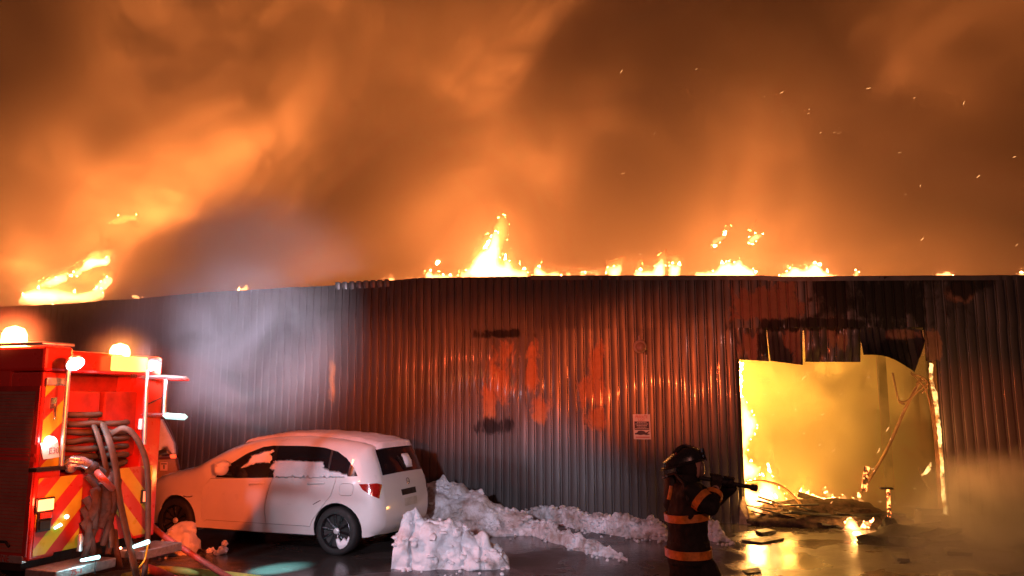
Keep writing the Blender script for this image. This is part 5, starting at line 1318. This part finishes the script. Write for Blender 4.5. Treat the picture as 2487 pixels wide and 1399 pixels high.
# breathing mask / visor edge and balaclava
mb = MB(); mb.ico(headc + Vector((-.012,0,-.008)), (.094,.086,.118), 3); mb.obj('hood', COAT, man, smooth=3.2)
mb = MB(); mb.ico(headc + Vector((.085,0,-.02)), (.034,.06,.07), 3); mb.obj('face_mask', simple('mask_plastic', (.22, .15, .13), .15, 0, .1), man, smooth=3.2)
# trousers
mb = MB()
def tr(pts, rr, n=16, up=X): mb.tube(catmull(pts, 4), [rr[min(int(i/4), len(rr)-1)] if not isinstance(rr[0], tuple) else tuple(lerp(rr[min(i//4, len(rr)-1)][q], rr[min(i//4+1, len(rr)-1)][q], (i % 4)/4) for q in (0, 1)) for i in range(4*(len(pts)-1)+1)], n, up=up)
tr([hip + Vector((0,0,.10)), hip + Vector((0,0,-.05)), hip + Vector((.01,0,-.16))], [(.165,.17),(.165,.18),(.13,.17)])
tr([hip + Vector((-.01,.10,-.05)), kneeL, feetL + Vector((0,0,.10))], [(.11,.10),(.092,.092),(.095,.095)])
tr([hip + Vector((.05,-.09,-.05)), kneeR, feetR + Vector((0,0,.10))], [(.12,.10),(.10,.095),(.10,.098)])
t_ = mb.obj('trousers', COAT, man); remesh_obj(t_, .014, 2); wrinkle(t_, .016, 11)
for ft in (feetL, feetR):
    mb = MB(); mb.tube([ft + Vector((-.03,0,.16)), ft + Vector((-.03,0,.02)), ft + Vector((.0,0,-.03))], [.068,.062,.06], 12); mb.tube([ft + Vector((-.08,0,-.035)), ft + Vector((.06,0,-.035)), ft + Vector((.18,0,-.045)), ft + Vector((.20,0,-.05))], [(.045,.05),(.045,.052),(.03,.05),(.015,.03)], 12, up=Z3); o = mb.obj('boot', RUB, man); remesh_obj(o, .010, 1)
# coat: trunk and sleeves
mb = MB()
hem = fp_(1674, 1366)
C = [(hem, .164, .19), (fp_(1673, 1340), .160, .185), (fp_(1671, 1300), .152, .18), (fp_(1669, 1260), .154, .185), (fp_(1668, 1225), .152, .20), (fp_(1664, 1195), .138, .21), (fp_(1661, 1178), .112, .17), (fp_(1662, 1164), .078, .10)]
mb.tube([c_[0] for c_ in C], [(c_[1], c_[2]) for c_ in C], 24, up=X)
def sleeve(a_, b_, c_, r0):
    P = catmull([a_, a_.lerp(b_, .5), b_, b_.lerp(c_, .5), c_], 3); m_ = len(P)
    mb.tube(P, [lerp(r0, r0*.66, i/(m_-1)) * (1.08 if abs(i-6) < 2 else 1) for i in range(m_)], 14)
sleeve(shR, elR, wrR + Vector((-.005,0,-.01)), .074); sleeve(shL, elL, wrL, .074)
mb.ico(shR, .078, 2); mb.ico(shL, .078, 2); mb.ico(elR, .064, 2)
ct = mb.obj('coat', COAT, man); remesh_obj(ct, .013, 2); wrinkle(ct, .014, 12)
mb = MB(); mb.tube([fp_(1663, 1172), fp_(1665, 1152)], [(.098,.12),(.092,.11)], 16, caps=False, up=X); mb.obj('collar', COAT, man, smooth=3.2)
# reflective bands
def band(c_, ra, rb, h_, tilt=0.0, ax=None, nm='orange_band'):
    ax = Vector(ax) if ax is not None else Vector((tilt, 0, 1)); ax.normalize(); n = 40
    a = (X - ax*X.dot(ax)).normalized(); b = ax.cross(a); mb = MB(); vs = []
    for dz_, e in ((-h_/2, 0.002), (-h_/2, .009), (h_/2, .009), (h_/2, .002)):
        for k in range(n):
            t = 2*math.pi*k/n; w = 1 + .018*math.sin(t*5) + .012*math.sin(t*9+1)
            vs.append(c_ + ax*dz_ + a*math.cos(t)*(ra*w + e) + b*math.sin(t)*(rb*w + e))
    fs = [(j*n+k, j*n+(k+1) % n, ((j+1) % 4)*n+(k+1) % n, ((j+1) % 4)*n+k) for j in range(4) for k in range(n)]
    return mk(nm, vs, fs, ORB, man, smooth=.8)
band(fp_(1669, 1252), .164, .194, .058, -.10); band(fp_(1673, 1340), .170, .196, .062, -.02)
ua = (elR - shR).normalized(); band(shR.lerp(elR, .58), .079, .079, .052, ax=ua)
fa = (wrR - elR).normalized(); band(elR.lerp(wrR, .62), .060, .060, .038, ax=fa)
mb = MB(); mb.tube([fp_(1630, 1180, -.20), fp_(1627, 1200, -.205), fp_(1624, 1213, -.20)], [.013,.015,.014], 8); mb.obj('orange_tag', ORB, man, smooth=1)
# breathing set on the back
mb = MB(); mb.tube([fp_(1632, 1150, .0), fp_(1632, 1165, 0), fp_(1630, 1230, .0), fp_(1631, 1240, 0)], [.03,.062,.062,.04], 14); mb.obj('air_cylinder', BLK, man, smooth=1)
mb = MB(); mb.tube([fp_(1614, 1158, -.06), fp_(1640, 1150, -.10), fp_(1660, 1172, -.20), fp_(1672, 1215, -.215)], .014, 8); mb.obj('shoulder_strap', BLK, man, smooth=1)
mb = MB(); mb.ico(fp_(1612, 1160, -.08), .014, 1); mb.ico(fp_(1619, 1157, -.08), .011, 1); mb.obj('valve', ALU, man)
# helmet: dome with comb and long rear brim
hc = headc + Vector((-.004, 0, .045)); tl = Vector((-.16, 0, 1)).normalized()
mb = MB(); mb._lathe(hc, tl, [(-.012,.132),(0,.126),(.006,.112),(.045,.108),(.078,.090),(.100,.056),(.110,.0)], 28)
n0 = len(mb.v)
for i, v in enumerate(mb.v):     # stretch the brim backwards
    d = v - hc; rad = math.hypot(d.x, d.y)
    if rad > .10 and d.z < .06: v.x += (-.085 if d.x < 0 else .01) * smooth01(-d.x/.14 if d.x < 0 else 0) * 1.2; v.z -= .05 * smooth01(-d.x/.14)
mb.obj('helmet', HEL, man, smooth=.9)
for k in range(-1, 2):
    mb = MB(); P = [hc + tl*(.045) + Vector((-.108,k*.035,0)), hc + tl*.09 + Vector((-.068,k*.03,0)), hc + tl*.116 + Vector((0,k*.02,0)), hc + tl*.09 + Vector((.072,k*.03,0)), hc + tl*.04 + Vector((.112,k*.035,0))]
    mb.tube(catmull(P, 4), .008, 6); mb.obj('helmet_rib', HEL, man, smooth=1)
mb = MB(); mb.ico(fp_(1642, 1102, -.1), (.008,.008,.012), 2); mb.obj('helmet_tag', DRED, man, smooth=3.2)
mb = MB(); mb.box(.0, .01, -.045, .045, 0, .10, Fr(hc + Vector((.128,0,.0)), X, Y, Vector((-.25,0,1)))); mb.obj('helmet_shield', HEL, man, bevel=.004)
# nozzle and hose line (held: its own thing)
nz = thing('hose_nozzle', NZ0.lerp(NZ1, .4), 'long dark nozzle pipe held level by the firefighter, pointing into the fire', 'nozzle')
mb = MB(); mb.tube([NZ0, NZ1], .017, 12); mb.obj('barrel', BLK, nz, smooth=1)
mb = MB(); mb._lathe(NZ0.lerp(NZ1, .30), nd_, [(0,.017),(.02,.027),(.08,.028),(.12,.022),(.14,.017)], 16); mb.obj('valve_body', BLK, nz, smooth=.8)
mb = MB(); mb._lathe(NZ1 - nd_*.05, nd_, [(0,.021),(.01,.026),(.05,.026),(.055,.018)], 14); mb.obj('tip', BLK, nz, smooth=.8)
hp = [NZ0 + nd_*.02, fp_(1690, 1165, .10), fp_(1680, 1190, .26), fp_(1672, 1260, .30), fp_(1670, 1340, .32), Vector((pf.x + .02, FY + .34, .30)), Vector((pf.x - .05, FY + .2, .05)), Vector((pf.x - .4, FY - .8, .035)), Vector((pf.x - 1.4, FY - 2.2, .035))]
hose('hand_line', hp, .026, HD, 'dark hose running from the nozzle behind the firefighter to the ground')
